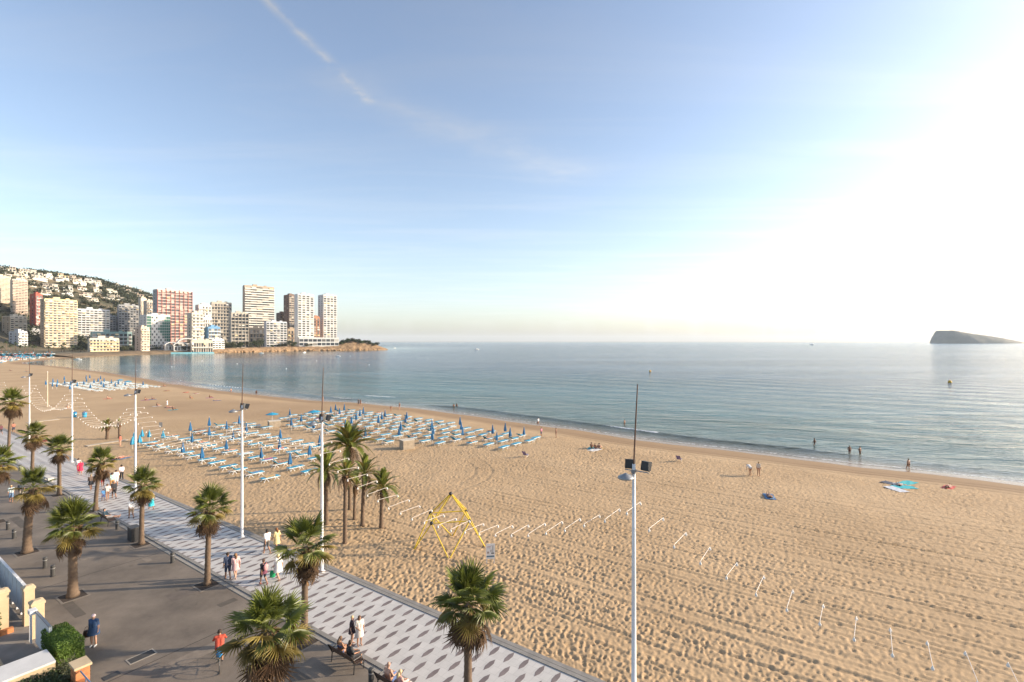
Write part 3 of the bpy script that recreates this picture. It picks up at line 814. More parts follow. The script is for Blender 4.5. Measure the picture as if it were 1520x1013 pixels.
def block(name, label, x0, x1, ytop, D, side, floors, bays, wall, balc=None, proud=1.6, style='balcony', win=0.62, fin=None, turn=25, z0=None, roof=True, dd=None, sidewall=None, par=1.05, aw=0.10, awc=('stripe', 'yellow', 'beige')):
    e0 = (x0-760)/FPX; e1 = (x1-760)/FPX; eL = (x0+side-760)/FPX
    psi = math.atan(abs(eL))+R(turn if side > 0 else 3)
    cx = eL*D; c_, s_ = math.cos(psi), math.sin(psi)
    w = (e1*D-cx)/(c_-e1*s_)
    dep = (cx-e0*D)/(s_+e0*c_) if side > 0 else (dd or 14)
    dep = max(6, min(dep, 60))
    gz = land_at(cx, D) if z0 is None else z0
    H = CH+(Y0-ytop)/FPX*D-gz
    t = thing(name, label, 'building', (cx, D, gz), psi)
    body = MB().span((0, 0, -8), (w, dep, H))
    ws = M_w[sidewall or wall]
    b = MB().span((0, 0, -8), (w, dep, H))
    # left gable; a colour darker than the front has its shade painted in
    o = b.build('wall', M_w[wall], t)
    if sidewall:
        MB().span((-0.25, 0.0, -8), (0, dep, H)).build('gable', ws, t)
    fh = H/(floors+0.35)
    if roof:
        r = MB().span((0.4, 0.4, H), (w-0.4, dep-0.4, H+0.9)).build('parapet', M_w[wall], t)
        MB().span((w*0.3, dep*0.3, H+0.9), (w*0.3+min(7, w*0.3), dep*0.7, H+3.6)).build('roof_housing', M_w[wall], r)
        MB().span((w*0.68, dep*0.3, H+0.9), (w*0.68+min(4, w*0.2), dep*0.6, H+2.6)).build('roof_housing', M_w[wall], r)
    bw = w/bays
    me_win = MB().span((bw*(1-win)/2, -0.09, fh*0.16), (bw*(1+win)/2, 0.0, fh*0.84)).mesh('window', M_glass)
    if style == 'balcony':
        bm_ = MB().span((0.3, -proud, -0.12), (w-0.3, 0, 0.12))
        bm_.span((0.3, -proud, 0.12), (w-0.3, -proud+0.12, par))
        bm_.span((0.3, -proud+0.12, 0.12), (0.42, 0, par)).span((w-0.42, -proud+0.12, 0.12), (w-0.3, 0, par))
        me_b = bm_.mesh('balcony', M_w[balc or wall])
    me_aw = [MB().add([(bw*.12, 0, -.1), (bw*.88, 0, -.1), (bw*.88, -proud-.15, -fh*.42), (bw*.12, -proud-.15, -fh*.42), (bw*.12, 0, -.22), (bw*.88, 0, -.22), (bw*.88, -proud-.15, -fh*.42-.12), (bw*.12, -proud-.15, -fh*.42-.12)], [(0,3,2,1), (4,5,6,7), (2,3,7,6), (0,4,7,3), (1,2,6,5)]).mesh('awning', M_w[c]) for c in awc]
    for i in range(floors):
        z = i*fh+0.3
        if style == 'balcony':
            obj('balcony', me_b, t, (0, 0, z))
        for j in range(bays):
            obj('window', me_win, t, (j*bw, 0, z+(0.2 if style == 'balcony' else 0)))
            if style == 'balcony' and rnga.random() < aw: obj('awning', me_aw[rnga.randrange(3)], t, (j*bw, 0, z+fh*0.98))
    if fin:
        me_f = MB().span((-0.22, -proud-0.25, 0), (0.22, 0, H-0.2)).mesh('fin', M_w[fin])
        for j in range(bays+1): obj('fin', me_f, t, (min(max(j*bw, 0.23), w-0.23), 0, 0))
    if side > 5:
        k = max(1, int(dep/9))
        me_s = MB().span((-0.35, -0.9, fh*0.25), (0, 0.9, fh*0.75)).mesh('window', M_glass)
        for i in range(floors):
            for j in range(k): obj('window', me_s, t, (0, dep*(j+0.5)/k, i*fh+0.3))
    t['dims'] = (w, dep, H)
    return t
B = block
B('apartment_tower', 'tall peach tower with blank stair spine at the left edge of the bay', -16, 16, 410, 735, 14, 21, 4, 'peach', 'cream', win=.7)
B('apartment_tower', 'tall cream tower with close balcony rows beside the left edge', 15, 41, 415, 722, 3, 22, 5, 'cream', 'peach', win=.8, turn=18)
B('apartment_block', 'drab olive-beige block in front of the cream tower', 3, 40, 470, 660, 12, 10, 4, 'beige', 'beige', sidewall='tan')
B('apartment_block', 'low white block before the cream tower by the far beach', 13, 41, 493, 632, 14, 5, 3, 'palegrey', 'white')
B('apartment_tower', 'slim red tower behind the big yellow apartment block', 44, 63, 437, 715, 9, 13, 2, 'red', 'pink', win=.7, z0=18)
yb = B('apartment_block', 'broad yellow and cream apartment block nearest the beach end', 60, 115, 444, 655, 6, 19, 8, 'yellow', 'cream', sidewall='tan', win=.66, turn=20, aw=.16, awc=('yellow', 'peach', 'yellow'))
B('apartment_block', 'bluish white slab block right of the yellow block', 112, 163, 459, 735, 3, 12, 8, 'palegrey', 'white', win=.75, turn=16)
B('terraced_block', 'grey stepped apartment block in the hillside shade', 174, 206, 453, 800, 2, 12, 7, 'grey', 'grey', win=.7, turn=8)
B('hotel', 'low beige hotel with small balconies on the far beach', 130, 177, 503, 600, 3, 4, 9, 'cream', 'yellow', win=.6, turn=14)
B('apartment_block', 'flat teal-grey block with brick end behind the beige hotel', 134, 196, 493, 690, 2, 4, 9, 'teal', 'white', win=.7, turn=12)
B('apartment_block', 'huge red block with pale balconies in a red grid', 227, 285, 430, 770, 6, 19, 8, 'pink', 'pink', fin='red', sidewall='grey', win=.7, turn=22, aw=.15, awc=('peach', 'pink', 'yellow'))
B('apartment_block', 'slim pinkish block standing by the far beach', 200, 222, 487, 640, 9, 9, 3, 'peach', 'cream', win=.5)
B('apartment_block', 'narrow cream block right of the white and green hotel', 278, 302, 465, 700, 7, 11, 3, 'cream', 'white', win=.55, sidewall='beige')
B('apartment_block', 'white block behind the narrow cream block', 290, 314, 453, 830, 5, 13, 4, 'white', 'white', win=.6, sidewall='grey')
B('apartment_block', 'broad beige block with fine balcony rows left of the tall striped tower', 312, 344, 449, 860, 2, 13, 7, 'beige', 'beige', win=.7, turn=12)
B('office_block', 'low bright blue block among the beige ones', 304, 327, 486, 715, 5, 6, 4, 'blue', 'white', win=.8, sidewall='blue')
B('apartment_block', 'beige block with open grid of balconies before the striped tower', 341, 369, 465, 745, 2, 10, 5, 'beige', 'beige', fin='beige', win=.7, turn=12)
B('hotel', 'white stepped terrace building by the water', 312, 333, 505, 700, 3, 4, 4, 'white', 'white', win=.7)
B('apartment_tower', 'tall broad tower with white and dark horizontal stripes', 360, 407, 424, 880, 3, 25, 5, 'tan', 'stripe', win=.96, turn=18, par=1.7)
B('apartment_block', 'white block with rows of balconies low before the striped tower', 392, 426, 478, 815, 3, 10, 6, 'palegrey', 'white', win=.72, turn=16)
B('apartment_tower', 'dark brown tower left of the two white towers', 421, 440, 438, 930, 8, 22, 3, 'brown', 'beige', win=.7)
B('apartment_block', 'lower brown block behind the white block', 410, 426, 465, 950, 6, 14, 3, 'brown', 'brown', win=.5)
B('apartment_tower', 'left one of the two tall white towers on the headland', 437, 466, 437, 852, 5, 22, 4, 'white', 'white', win=.72, proud=0.8)
B('apartment_block', 'narrow reddish brown block between the two white towers', 464, 475, 471, 930, 1, 10, 2, 'brick', 'brown', win=.5)
B('apartment_tower', 'right one of the two tall white towers on the headland', 472, 500, 438, 945, 8, 22, 4, 'white', 'white', win=.72, proud=0.8)
B('podium_building', 'long low glass-fronted building under the white towers', 442, 503, 501, 845, 2, 2, 9, 'white', 'white', win=.86, style='flat', turn=10, roof=False)
B('apartment_block', 'low grey block between the red tower and the cream tower', 40, 62, 491, 690, 3, 4, 4, 'grey', 'grey', win=.7)
B('apartment_block', 'small cream block above the white and green hotel', 205, 218, 443, 860, 4, 5, 3, 'cream', 'cream', win=.5)
B('apartment_block', 'tan block squeezed left of the huge red block', 213, 229, 447, 840, 5, 10, 3, 'beige', 'tan', win=.6)
B('apartment_block', 'pale block peeping over the white block by the narrow cream one', 300, 316, 458, 880, 3, 11, 4, 'stripe', 'white', win=.6)
B('apartment_block', 'low white block beneath the broad beige block', 298, 315, 472, 760, 3, 7, 4, 'white', 'white', win=.6)
B('apartment_block', 'dim grey block behind the bluish white slab', 150, 176, 470, 790, 4, 9, 5, 'grey', 'grey', win=.7)
B('apartment_block', 'shaded low block between the striped tower and the white block', 368, 394, 487, 850, 3, 4, 5, 'tan', 'beige', win=.7)
B('apartment_block', 'long low cream podium below the narrow cream block', 282, 316, 506, 672, 2, 2, 9, 'cream', 'white', win=.7, turn=10)
B('apartment_block', 'low tan block at the foot of the dark brown tower', 424, 441, 489, 880, 3, 4, 3, 'tan', 'brown', win=.6)
# white and green hotel: a stepped green arrowhead of panels on a white grid
def green_hotel():
    t = B('hotel', 'white hotel with green stepped arrow of panels on its front', 207, 253, 468, 690, 11, 12, 11, 'white', style='flat', win=.66, sidewall='white', turn=20)
    w, dep, H = t['dims']; fh = H/12.35; bw = w/11
    me_p = MB().span((bw*0.06, -0.22, 0.1*fh), (bw*0.94, -0.1, fh*0.94)).mesh('green_panel', M_w['green'])
    me_q = MB().span((bw*0.06, -0.22, 0.1*fh), (bw*0.94, -0.1, fh*0.94)).mesh('white_panel', M_w['white'])
    for i in range(2, 12):
        for j in range(11):
            g = j < 2 or (j >= 5 and (j-5) >= abs(i-7)*1.0)
            if (i+j) % 2 == 0 or g: obj('green_panel' if g else 'white_panel', me_p if g else me_q, t, (j*bw, 0, i*fh+0.3))
green_hotel()
# beach pavilions with curved roofs
def pavilion(label, x0, x1, ytop, D):
    e0 = (x0-760)/FPX; w = (x1-x0)/FPX*D*1.3; z = land_at(e0*D, D); h = CH+(Y0-ytop)/FPX*D-z
    t = thing('beach_pavilion', label, 'building', (e0*D, D, z), math.atan(abs(e0))+R(8))
    MB().span((0, 0, -4), (w, 10, h*0.55)).build('wall', M_w['white'], t)
    rs = []
    for k in range(9):
        a = math.pi*k/8
        rs.append([Vector((w/2-w*0.55*math.cos(a), y_, h*0.55+h*0.45*math.sin(a))) for y_ in (-1.5, 11.5)]+[Vector((w/2-w*0.5*math.cos(a), y_, h*0.50+h*0.42*math.sin(a))) for y_ in (11.5, -1.5)])
    MB().rings(rs).build('roof', M_w['white'], t)
    mw = MB().span((0, -0.1, 0.8), (w*0.16, 0, h*0.48)).mesh('window', M_glass)
    for j in range(4): obj('window', mw, t, (w*(0.07+0.23*j), 0, 0))
pavilion('white curved-roof pavilion left of its twin by the far beach', 245, 258, 508, 668)
pavilion('white curved-roof pavilion right of its twin by the far beach', 258, 271, 508, 668)
pavilion('larger grey-white vaulted hall behind the twin pavilions', 264, 282, 502, 690)
def canopy(label, x0, x1, D):
    e0 = (x0-760)/FPX; w = (x1-x0)/FPX*D*1.25; z = land_at(e0*D, D)
    t = thing('beach_canopy', label, 'canopy', (e0*D, D, z), math.atan(abs(e0))+R(4))
    b = MB(); b.add([(0, 0, 3.0), (w, 0, 3.0), (w, 7, 4.4), (0, 7, 4.4), (0, 0, 3.3), (w, 0, 3.3), (w, 7, 4.7), (0, 7, 4.7)], [(3,2,1,0), (4,5,6,7), (0,1,5,4), (1,2,6,5), (2,3,7,6), (3,0,4,7)])
    b.build('awning', M_w['aqua'], t)
    for x in (0.3, w/2, w-0.3): MB().tube((x, 0.3, -2), (x, 0.3, 3.1), 0.15).build('post', M_w['white'], t)
    for x in (0.3, w/2, w-0.3): MB().tube((x, 6.7, -2), (x, 6.7, 4.4), 0.15).build('post', M_w['white'], t)
canopy('small turquoise awning at the water left of the larger ones', 254, 264, 640)
canopy('long turquoise awning at the water below the pavilions', 265, 289, 644)
canopy('pale turquoise awning at the water right of the long one', 295, 311, 655)

# ------------------------------------------------------------------ villas on the hill
def hill_point(px, py):
    """walk along the sight line until it meets the hill"""
    D = np.arange(700, 1400, 4.0)
    x = (px-760)/FPX*D; z = CH+(Y0-py)/FPX*D
    lz = land_z(x, D, shore_dist(x, D), False)
    hit = np.nonzero(lz >= z-0.5)[0]
    if len(hit) == 0: hit = [int(np.argmax(lz-z))]
    k = hit[0]
    return Vector((float(x[k]), float(D[k]), float(lz[k])))
villa_rows = {
    'along the crest': [(4, 402, 'white'), (16, 404, 'cream'), (32, 406.5, 'cream'), (52, 409, 'beige'), (72, 411, 'stripe'), (94, 413, 'yellow'), (112, 416, 'peach'), (134, 418, 'white'), (152, 420, 'cream'), (172, 424, 'beige'), (190, 427, 'stripe'), (208, 429.5, 'cream')],
    'along the upper slope': [(6, 412, 'white'), (24, 414, 'cream'), (38, 414, 'cream'), (58, 415, 'beige'), (88, 416, 'beige'), (118, 420, 'cream'), (146, 423, 'cream'), (168, 427, 'beige'), (186, 431, 'peach'), (206, 434, 'peach')],
    'along the middle slope': [(46, 425, 'cream'), (72, 428, 'beige'), (80, 431, 'beige'), (101, 431, 'stripe'), (122, 431, 'peach'), (145, 433, 'cream'), (166, 435, 'cream'), (186, 437, 'peach'), (204, 440, 'peach'), (220, 442, 'cream')],
    'along the lower slope': [(66, 437, 'beige'), (100, 438, 'white'), (128, 440, 'peach'), (138, 447, 'cream'), (162, 442, 'cream'), (178, 444, 'beige'), (212, 453, 'yellow'), (222, 456, 'beige')],
}
rngv = random.Random(11)
for row, lst in villa_rows.items():
    ok = []
    for px, py, c in lst:
        p = hill_point(px, py)
        if p is not None: ok.append((px, p, c))
    ok.sort(key=lambda q: q[0])
    for i, (px, p, c) in enumerate(ok):
        w = rngv.uniform(11, 21); d = rngv.uniform(9, 13); h = rngv.choice((5.6, 6.4, 8.5)); w2 = w*rngv.uniform(.4, .65)
        e = px-760
        t = thing('villa', '%s flat-roofed villa, %s from the left %s' % ({'beige': 'sandy', 'stripe': 'off-white'}.get(c, c), ordw(i), row), 'villa', (p.x, p.y, p.z), math.atan(abs(e)/FPX)+R(rngv.uniform(-6, 30)), 'villas on the hill')
        MB().span((-w/2, 0, -6), (w/2, d, h*0.55)).build('wall', M_w[c], t)
        sft = rngv.choice((-1, 1))*(w-w2)/2*0.8
        u = MB().span((sft-w2/2, 1.5, h*0.55), (sft+w2/2, d, h)).build('upper_storey', M_w[c], t)
        MB().span((sft-w2/2-0.6, 0.9, h), (sft+w2/2+0.6, d+0.5, h+0.35)).build('roof', M_w['white'], t)
        MB().span((-w/2, -3.0, -6), (w/2, -0.05, 0.15)).build('terrace', M_w['stripe'], t)
        n = max(3, int(w/5))
        mw = MB().span((0, -0.12, 0.5), (w/n*0.6, 0, h*0.55-0.7)).mesh('window', M_glass)
        for j in range(n): obj('window', mw, t, (-w/2+w/n*(j+0.2), 0, 0))
        mw = MB().span((0, 1.38, h*0.55+0.6), (w2*0.34, 1.5, h-0.6)).mesh('window', M_glass)
        for j in range(2): obj('window', mw, u, (sft-w2/2+w2*(0.1+0.46*j), 0, 0))
# woods and scrub between the villas: one mass nobody could count
b = MB(); rngw = random.Random(5)
wx, wy = [], []
for _ in range(3300):
    D = rngw.uniform(660, 1330); px = rngw.uniform(-60, 350)
    wx.append((px-760)/FPX*D); wy.append(D)
wx = np.array(wx); wy = np.array(wy)
wd = shore_dist(wx, wy); wz = land_z(wx, wy, wd)
for x, y, z, d in zip(wx, wy, wz, wd):
    if d < 60 or (d < 130 and rngw.random() < .3): continue
    if fbm(np.array([x*0.012]), np.array([y*0.012]), 19, 3)[0] < 0.30: continue
    r = rngw.uniform(3, 6.5)
    for _ in range(34):
        p = Vector((x, y, z+r*0.3))+Vector((rngw.gauss(0, .5)*r, rngw.gauss(0, .5)*r, abs(rngw.gauss(0, .42))*r))
        a = Vector((rngw.gauss(0, 1), rngw.gauss(0, 1), rngw.gauss(0, .8))).normalized(); q = a.cross(Vector((rngw.gauss(0, 1), rngw.gauss(0, 1), 1))).normalized(); s_ = r*0.3
        b.add([p-a*s_, p+q*s_*.7, p+a*s_, p-q*s_*.7], [(0, 1, 2, 3)])
kind(b.build('hillside_scrub', M_leaf['dark']), 'stuff')
# trees and shrubs one can tell apart along the bay
def shore_D(px):
    yy = np.interp(px, [130, 200, 260, 330, 400, 450, 520, 566], [530.3, 527, 525.4, 524.2, 522.4, 521.3, 520.5, 520.0])
    return float(FPX*(CH-SEA)/(yy-Y0))
def land_px(px, D): return ((px-760)/FPX*D, D)
tr_list = [(168, 690, 11, 13, 'dark', 'dark tree clump left of the grey stepped block'), (160, 720, 10, 16, 'dark', 'tall dark cypress mass beside the bluish white slab'), (184, 610, 7, 7, 'olive', 'olive tree right of the low beige hotel'),
           (272, 655, 6, 5, 'dark', 'low dark tree behind the long turquoise awning'), (281, 660, 6, 5, 'dark', 'low dark tree right behind the long turquoise awning'), (300, 668, 7, 5, 'dark', 'dark tree behind the pale turquoise awning'), (308, 672, 5, 5, 'mid', 'green tree left of the white stepped terrace building'),
           (333, 700, 8, 11, 'olive', 'olive tree right of the white stepped terrace building'), (347, 735, 9, 7, 'olive', 'rusty olive shrub below the open-grid beige block'), (357, 740, 8, 7, 'mid', 'shrub clump on the rocks below the open-grid block'), (368, 760, 9, 8, 'dark', 'dark shrub clump in the middle of the rocks'),
           (377, 770, 10, 10, 'mid', 'leafy tree left of the white balconied block'), (386, 775, 10, 11, 'dark', 'dark tree just left of the white balconied block'), (430, 830, 9, 9, 'dark', 'dark tree right of the white balconied block'), (437, 835, 7, 6, 'mid', 'green shrub left of the glass-fronted building'),
           (469, 840, 6, 3, 'dark', 'small shrub before the glass-fronted building'), (508, 868, 9, 4, 'dark', 'dark shrub on the headland beside the glass-fronted building'), (516, 870, 9, 5, 'mid', 'rounded green shrub on the headland rocks'), (524, 885, 8, 4, 'dark', 'dark shrub on top of the headland'),
           (540, 890, 6, 3, 'olive', 'olive shrub near the headland tip'), (553, 895, 4, 2, 'dark', 'last small shrub before the headland tip'),
           (262, 700, 8, 9, 'dark', 'dark tree below the huge red block'), (270, 705, 8, 10, 'dark', 'dark tree right below the huge red block'), (330, 780, 8, 12, 'dark', 'dark tree between the blue block and the beige grid block'), (398, 850, 9, 14, 'dark', 'dark tree at the foot of the striped tower'),
           (125, 640, 8, 8, 'dark', 'dark tree right of the yellow block'), (49, 655, 8, 10, 'dark', 'dark tree left of the yellow block'), (56, 660, 7, 8, 'dark', 'dark tree tucked against the yellow block'), (204, 700, 8, 12, 'dark', 'dark tree behind the slim pinkish block')]
for px, D, r, h, k, lab in tr_list:
    x, y = land_px(px, max(D, shore_D(px)+10) if px > 240 else D)
    tree('coast_tree', lab, x, y, r*0.8, h*0.75, k, flat_=0.85, group='trees along the bay')

hs = random.Random(9)
hp = [(507, 872), (513, 874), (515, 880), (521, 884), (525, 878), (529, 892), (531, 886), (536, 893), (541, 896), (549, 896)]+[(s_px, dd_) for s_px, dd_ in [(342, 722), (351, 728), (363, 742), (373, 757), (382, 768), (412, 812), (420, 818), (447, 842), (456, 846), (479, 852), (488, 856), (497, 860), (503, 866), (511, 872), (519, 877), (528, 882), (533, 888), (546, 893), (559, 897)]]
hp += [(p_, 0) for p_ in (505, 509.5, 517, 518.5, 523, 527, 534, 539, 543, 547, 551, 555, 345, 355, 366, 404, 433, 462, 492)]
hp.sort()
for i, (px, D) in enumerate(hp):
    x, y = land_px(px, shore_D(px)+hs.uniform(4, 30)*min(1, (572-px)/45)); r = hs.uniform(3.6, 6.8)
    tree('headland_shrub', 'low scrubby bush on the headland rocks, %s from the left' % ordw(i), x, y, r, r*.45, hs.choice(('dark', 'mid', 'dark', 'olive')), 'shrub', 'scrubby bushes on the headland', None, .7)
# rocks at the foot of the cliff
def rock_mesh(rng):
    b = MB(); n, k = 8, 5; rs = []
    for i in range(k+1):
        a = math.pi*i/k-math.pi/2; ca = max(math.cos(a), .03)
        rs.append([Vector((ca*math.cos(2*math.pi*j/n)*rng.uniform(.7, 1.2), ca*math.sin(2*math.pi*j/n)*rng.uniform(.7, 1.2), math.sin(a)*rng.uniform(.7, 1.1)*.7)) for j in range(n)])
    b.rings(rs); return b
M_rock = mat('ochre_rock', (0.22, 0.13, 0.065), 0.9, color2=(0.46, 0.30, 0.16), scale=1.2, bump=0.8, bscale=2)
rngr = random.Random(2); rk_b = MB()
for i in range(170):
    px = rngr.uniform(318, 566); k = 0
    # a point on the far shore under that pixel column
    yy = np.interp(px, [318, 330, 400, 450, 520, 566], [524.3, 524.2, 522.4, 521.3, 520.5, 520.0])
    g = G(px, yy, SEA); r = rngr.uniform(1.0, 3.4)
    src = rock_mesh(rngr); o_ = Vector((g.x+rngr.uniform(-3, 3), g.y+rngr.uniform(-1, 6), SEA+rngr.uniform(-.5, 1.6)))
    rk_b.add([o_+Vector(v)*r for v in src.v], src.f)
kind(rk_b.build('shore_boulders', M_rock), 'stuff')

# ------------------------------------------------------------------ boats and buoys
M_hull = mat('hull_white', (0.75, 0.75, 0.73), 0.4, var=0.05)
M_dark = mat('dark_trim', (0.03, 0.03, 0.035), 0.5, var=0.2)
def boat(label, px, py, L, hd=0.0):
    g = G(px, py, SEA)
    t = thing('motor_boat', label, 'boat', g, hd, 'small boats on the bay')
    rs = []
    for u, w, zb in ((0, .42, .1), (.3, .5, .0), (.6, .46, .02), (.85, .25, .12), (1, .02, .3)):
        x = (u-.5)*L; wd = w*L*.36
        rs.append([Vector((x, -wd, L*.13)), Vector((x, -wd*.6, -L*.04+zb*L*.2)), Vector((x, wd*.6, -L*.04+zb*L*.2)), Vector((x, wd, L*.13))])
    MB().rings(rs).build('hull', M_hull, t)
    MB().span((-L*.15, -L*.1, L*.12), (L*.16, L*.1, L*.27)).build('cabin', M_hull, t)
    MB().span((L*.161, -L*.085, L*.17), (L*.17, L*.085, L*.25)).build('windscreen', M_dark, t)
    return t
boat('white motor boat far out under the middle of the horizon', 708, 519.5, 9, .4)
boat('dark small boat on the horizon left of the island', 1205, 512.5, 18, 0)
boat('white boat moored left below the rocky shore', 388, 525, 6, .2)
boat('white boat moored in front of the white towers', 452, 524, 6, 1.2)
boat('white boat moored off the glass-fronted building', 502, 529.5, 5, .1)
boat('white boat close to the far beach', 116, 534.5, 6, .2)
boat('tiny white boat off the headland tip', 586, 517.5, 6, .8)
M_buoy = mat('buoy_yellow', (0.75, 0.42, 0.03), 0.5, var=0.1)
for lab, px, py, r in (('yellow buoy on bright water below the island', 1410, 568.5, .62), ('small yellow buoy on the open water right of centre', 965, 552, .5)):
    g = G(px, py, SEA)
    t = thing('buoy', lab, 'buoy', g)
    MB().lathe([(r*.3, -.3), (r, 0), (r, r*.9), (r*.55, r*1.5), (r*.1, r*1.7)], 10).build('float', M_buoy, t, True)
    MB().tube((0, 0, r*1.6), (0, 0, r*2.3), .05, .05, 6).build('top_mark', M_buoy, t)
for i, (px, py) in enumerate([(352, 540.5), (548, 542), (520, 529), (635, 533), (470, 536), (300, 536), (425, 548), (255, 545)]):
    g = G(px, py, SEA)
    o = MB().lathe([(.1, -.2), (.3, 0), (.3, .2), (.1, .4)], 8).build('mooring_float', M_hull)
    o.location = g
    tag(o, 'small white mooring float on the bay, %s from the left' % ordw(sorted([352, 548, 520, 635, 470, 300, 425, 255]).index(px)), 'float', 'mooring floats')

# ================================================================== PALMS
M_frond = mat('palm_frond', (0.145, 0.165, 0.030), 0.42, var=0.3, scale=1.2, rnd=0.3, trans=0.28)
M_frond_y = mat('palm_frond_yellowing', (0.20, 0.15, 0.032), 0.6, var=0.3, scale=1.2, rnd=0.3, trans=0.25)
M_frond_d = mat('palm_frond_dry', (0.105, 0.06, 0.03), 0.85, var=0.35, scale=1.5, rnd=0.3, trans=0.1)
M_ptrunk = mat('palm_trunk', (0.17, 0.115, 0.075), 0.9, color2=(0.10, 0.066, 0.042), scale=4, bump=1.0, bscale=9)
M_fiber = mat('palm_fibre', (0.11, 0.062, 0.032), 0.95, color2=(0.26, 0.15, 0.07), scale=7, bump=1.0, bscale=18)
def fan_frond(rng, droop, pet=0.70, R_=0.76, nseg=22, spread=125, tip=0.35):
    """a stalk and a pleated fan of pointed fingers; grows along +x, up is +z"""
    b = MB()
    base = Vector((pet, 0, 0.05-droop*0.12))
    b.path([(0, 0, 0), (pet*0.55, 0, 0.04), tuple(base)], [0.022, 0.016, 0.011], 4)
    for i in range(nseg):
        a = R(-spread+2*spread*(i+0.5)/nseg+rng.uniform(-3, 3))
        da = R(spread/nseg)*1.05
        L = R_*(0.80+0.20*math.cos(a*0.8))*rng.uniform(.88, 1.08)
        def pt(r, an, zz): return base+Vector((r*math.cos(an), r*math.sin(an), zz))
        def dz(r): return 0.16*r*math.cos(a*.5)-droop*0.5*r*r-0.10*abs(math.sin(a))*r
        f = 0.028
        m1 = L*0.40
        k0 = base
        e1 = pt(m1, a-da, dz(m1)-f); c1 = pt(m1, a, dz(m1)+f); e2 = pt(m1, a+da, dz(m1)-f)
        m2 = L*0.72
        w2 = da*m1/m2*0.62
        g1 = pt(m2, a-w2, dz(m2)-f*0.6); h1 = pt(m2, a, dz(m2)+f*0.3); g2 = pt(m2, a+w2, dz(m2)-f*0.6)
        tp = pt(L, a+rng.uniform(-.04, .04), dz(L)-tip*rng.uniform(.05, .3))
        b.add([k0, e1, c1, e2, g1, h1, g2, tp], [(0, 1, 2), (0, 2, 3), (1, 4, 5, 2), (2, 5, 6, 3), (4, 7, 5), (5, 7, 6)])
    return b
def feather_frond(rng, L=2.0, droop=0.5, n=26):
    b = MB(); pts = []
    for i in range(9):
        t = i/8
        pts.append(Vector((L*t*(1-0.12*t), 0, L*(0.42*t-droop*0.95*t*t))))
    b.path(pts, [0.028*(1-0.85*i/8) for i in range(9)], 4)
    for i in range(n):
        t = 0.14+0.86*i/(n-1); k = min(int(t*8), 7); u = t*8-k
        p = pts[k].lerp(pts[k+1], u); d = (pts[k+1]-pts[k]).normalized()
        ll = 0.46*L*0.5*math.sin(math.pi*(0.12+0.80*t))*rng.uniform(.85, 1.1)
        for sgn in (-1, 1):
            o = Vector((d.x*0.75, sgn*0.62, d.z*0.75+0.22)).normalized()
            q = p+o*ll*0.55+Vector((0, 0, -0.02)); e = p+o*ll+Vector((0, 0, -0.10*ll))
            w = d*0.036
            b.add([p-w, p+w, q+w*.8, q-w*.8, e], [(0, 1, 2, 3), (3, 2, 4)])
    return b
rp_ = random.Random(21)
FAN = [fan_frond(rp_, d).mesh('frond', M_frond) for d in (.1, .25, .45, .7, .95, .35)]
FAN_Y = [fan_frond(rp_, d).mesh('frond', M_frond_y) for d in (.6, .9, 1.2)]
FAN_D = [fan_frond(rp_, d, spread=75, nseg=14, R_=.8).mesh('dry_frond', M_frond_d) for d in (1.0, 1.3, 1.6)]
FEA = [feather_frond(rp_, 2.0, d, 32).mesh('frond', M_frond) for d in (.25, .45, .65, .85)]
FEA_Y = [feather_frond(rp_, 2.0, d).mesh('frond', M_frond_y) for d in (.4, .7)]
FEA_D = [feather_frond(rp_, 1.7, d, 18).mesh('dry_frond', M_frond_d) for d in (1.0, 1.3)]
def frond_at(t, me, name, az, el, z, sc_, roll, off=0.12):
    M_ = Matrix.Rotation(az, 4, 'Z') @ Matrix.Rotation(-el, 4, 'Y') @ Matrix.Rotation(roll, 4, 'X')
    o = obj(name, me, t)
    lean = t.get('lean', (0, 0))
    o.matrix_local = Matrix.Translation((lean[0]+math.cos(az)*off*math.cos(el), lean[1]+math.sin(az)*off*math.cos(el), z)) @ M_ @ Matrix.Scale(sc_, 4)
    return o
def trunk_mesh(h, r, lean, rng, flare=1.5, rough=0.05):
    prof = []; n = 11; N = max(14, int(h*7)); b = MB(); rs = []
    for i in range(N+1):
        t = i/N; z = h*t
        rad = r*(1+(flare-1)*math.exp(-z/0.35))*(1.0-0.12*t)*(1+rough*(1 if i % 2 else -1))
        cx, cy = lean[0]*t*t, lean[1]*t*t
        rs.append([Vector((cx+rad*rng.uniform(.95, 1.05)*math.cos(2*math.pi*k/n+i*.28), cy+rad*rng.uniform(.95, 1.05)*math.sin(2*math.pi*k/n+i*.28), z)) for k in range(n)])
    b.rings(rs); return b
def skirt_mesh(z0, z1, r0, r1, lean, h, rng):
    """the ragged boots of cut leaf bases under the crown"""
    b = MB()
    for i in range(90):
        t = rng.random(); z = z0+(z1-z0)*t; r = r0+(r1-r0)*t; a = rng.uniform(0, 6.283)
        tt = z/h; c = Vector((lean[0]*tt*tt, lean[1]*tt*tt, z)); d = Vector((math.cos(a), math.sin(a), 0)); s_ = Vector((-d.y, d.x, 0))*0.05
        up = rng.uniform(-.30, .12)
        p = c+d*r*0.75; q = c+d*(r*1.05+rng.uniform(.0, .10))+Vector((0, 0, up))
        b.add([p-s_, p+s_, q+s_*.5, q-s_*.5, p+Vector((0, 0, -.12))], [(0, 1, 2, 3), (0, 3, 4), (1, 4, 2)])
    return b
M_pit = mat('pit_edging', (.19, .16, .13), .8, var=.2)
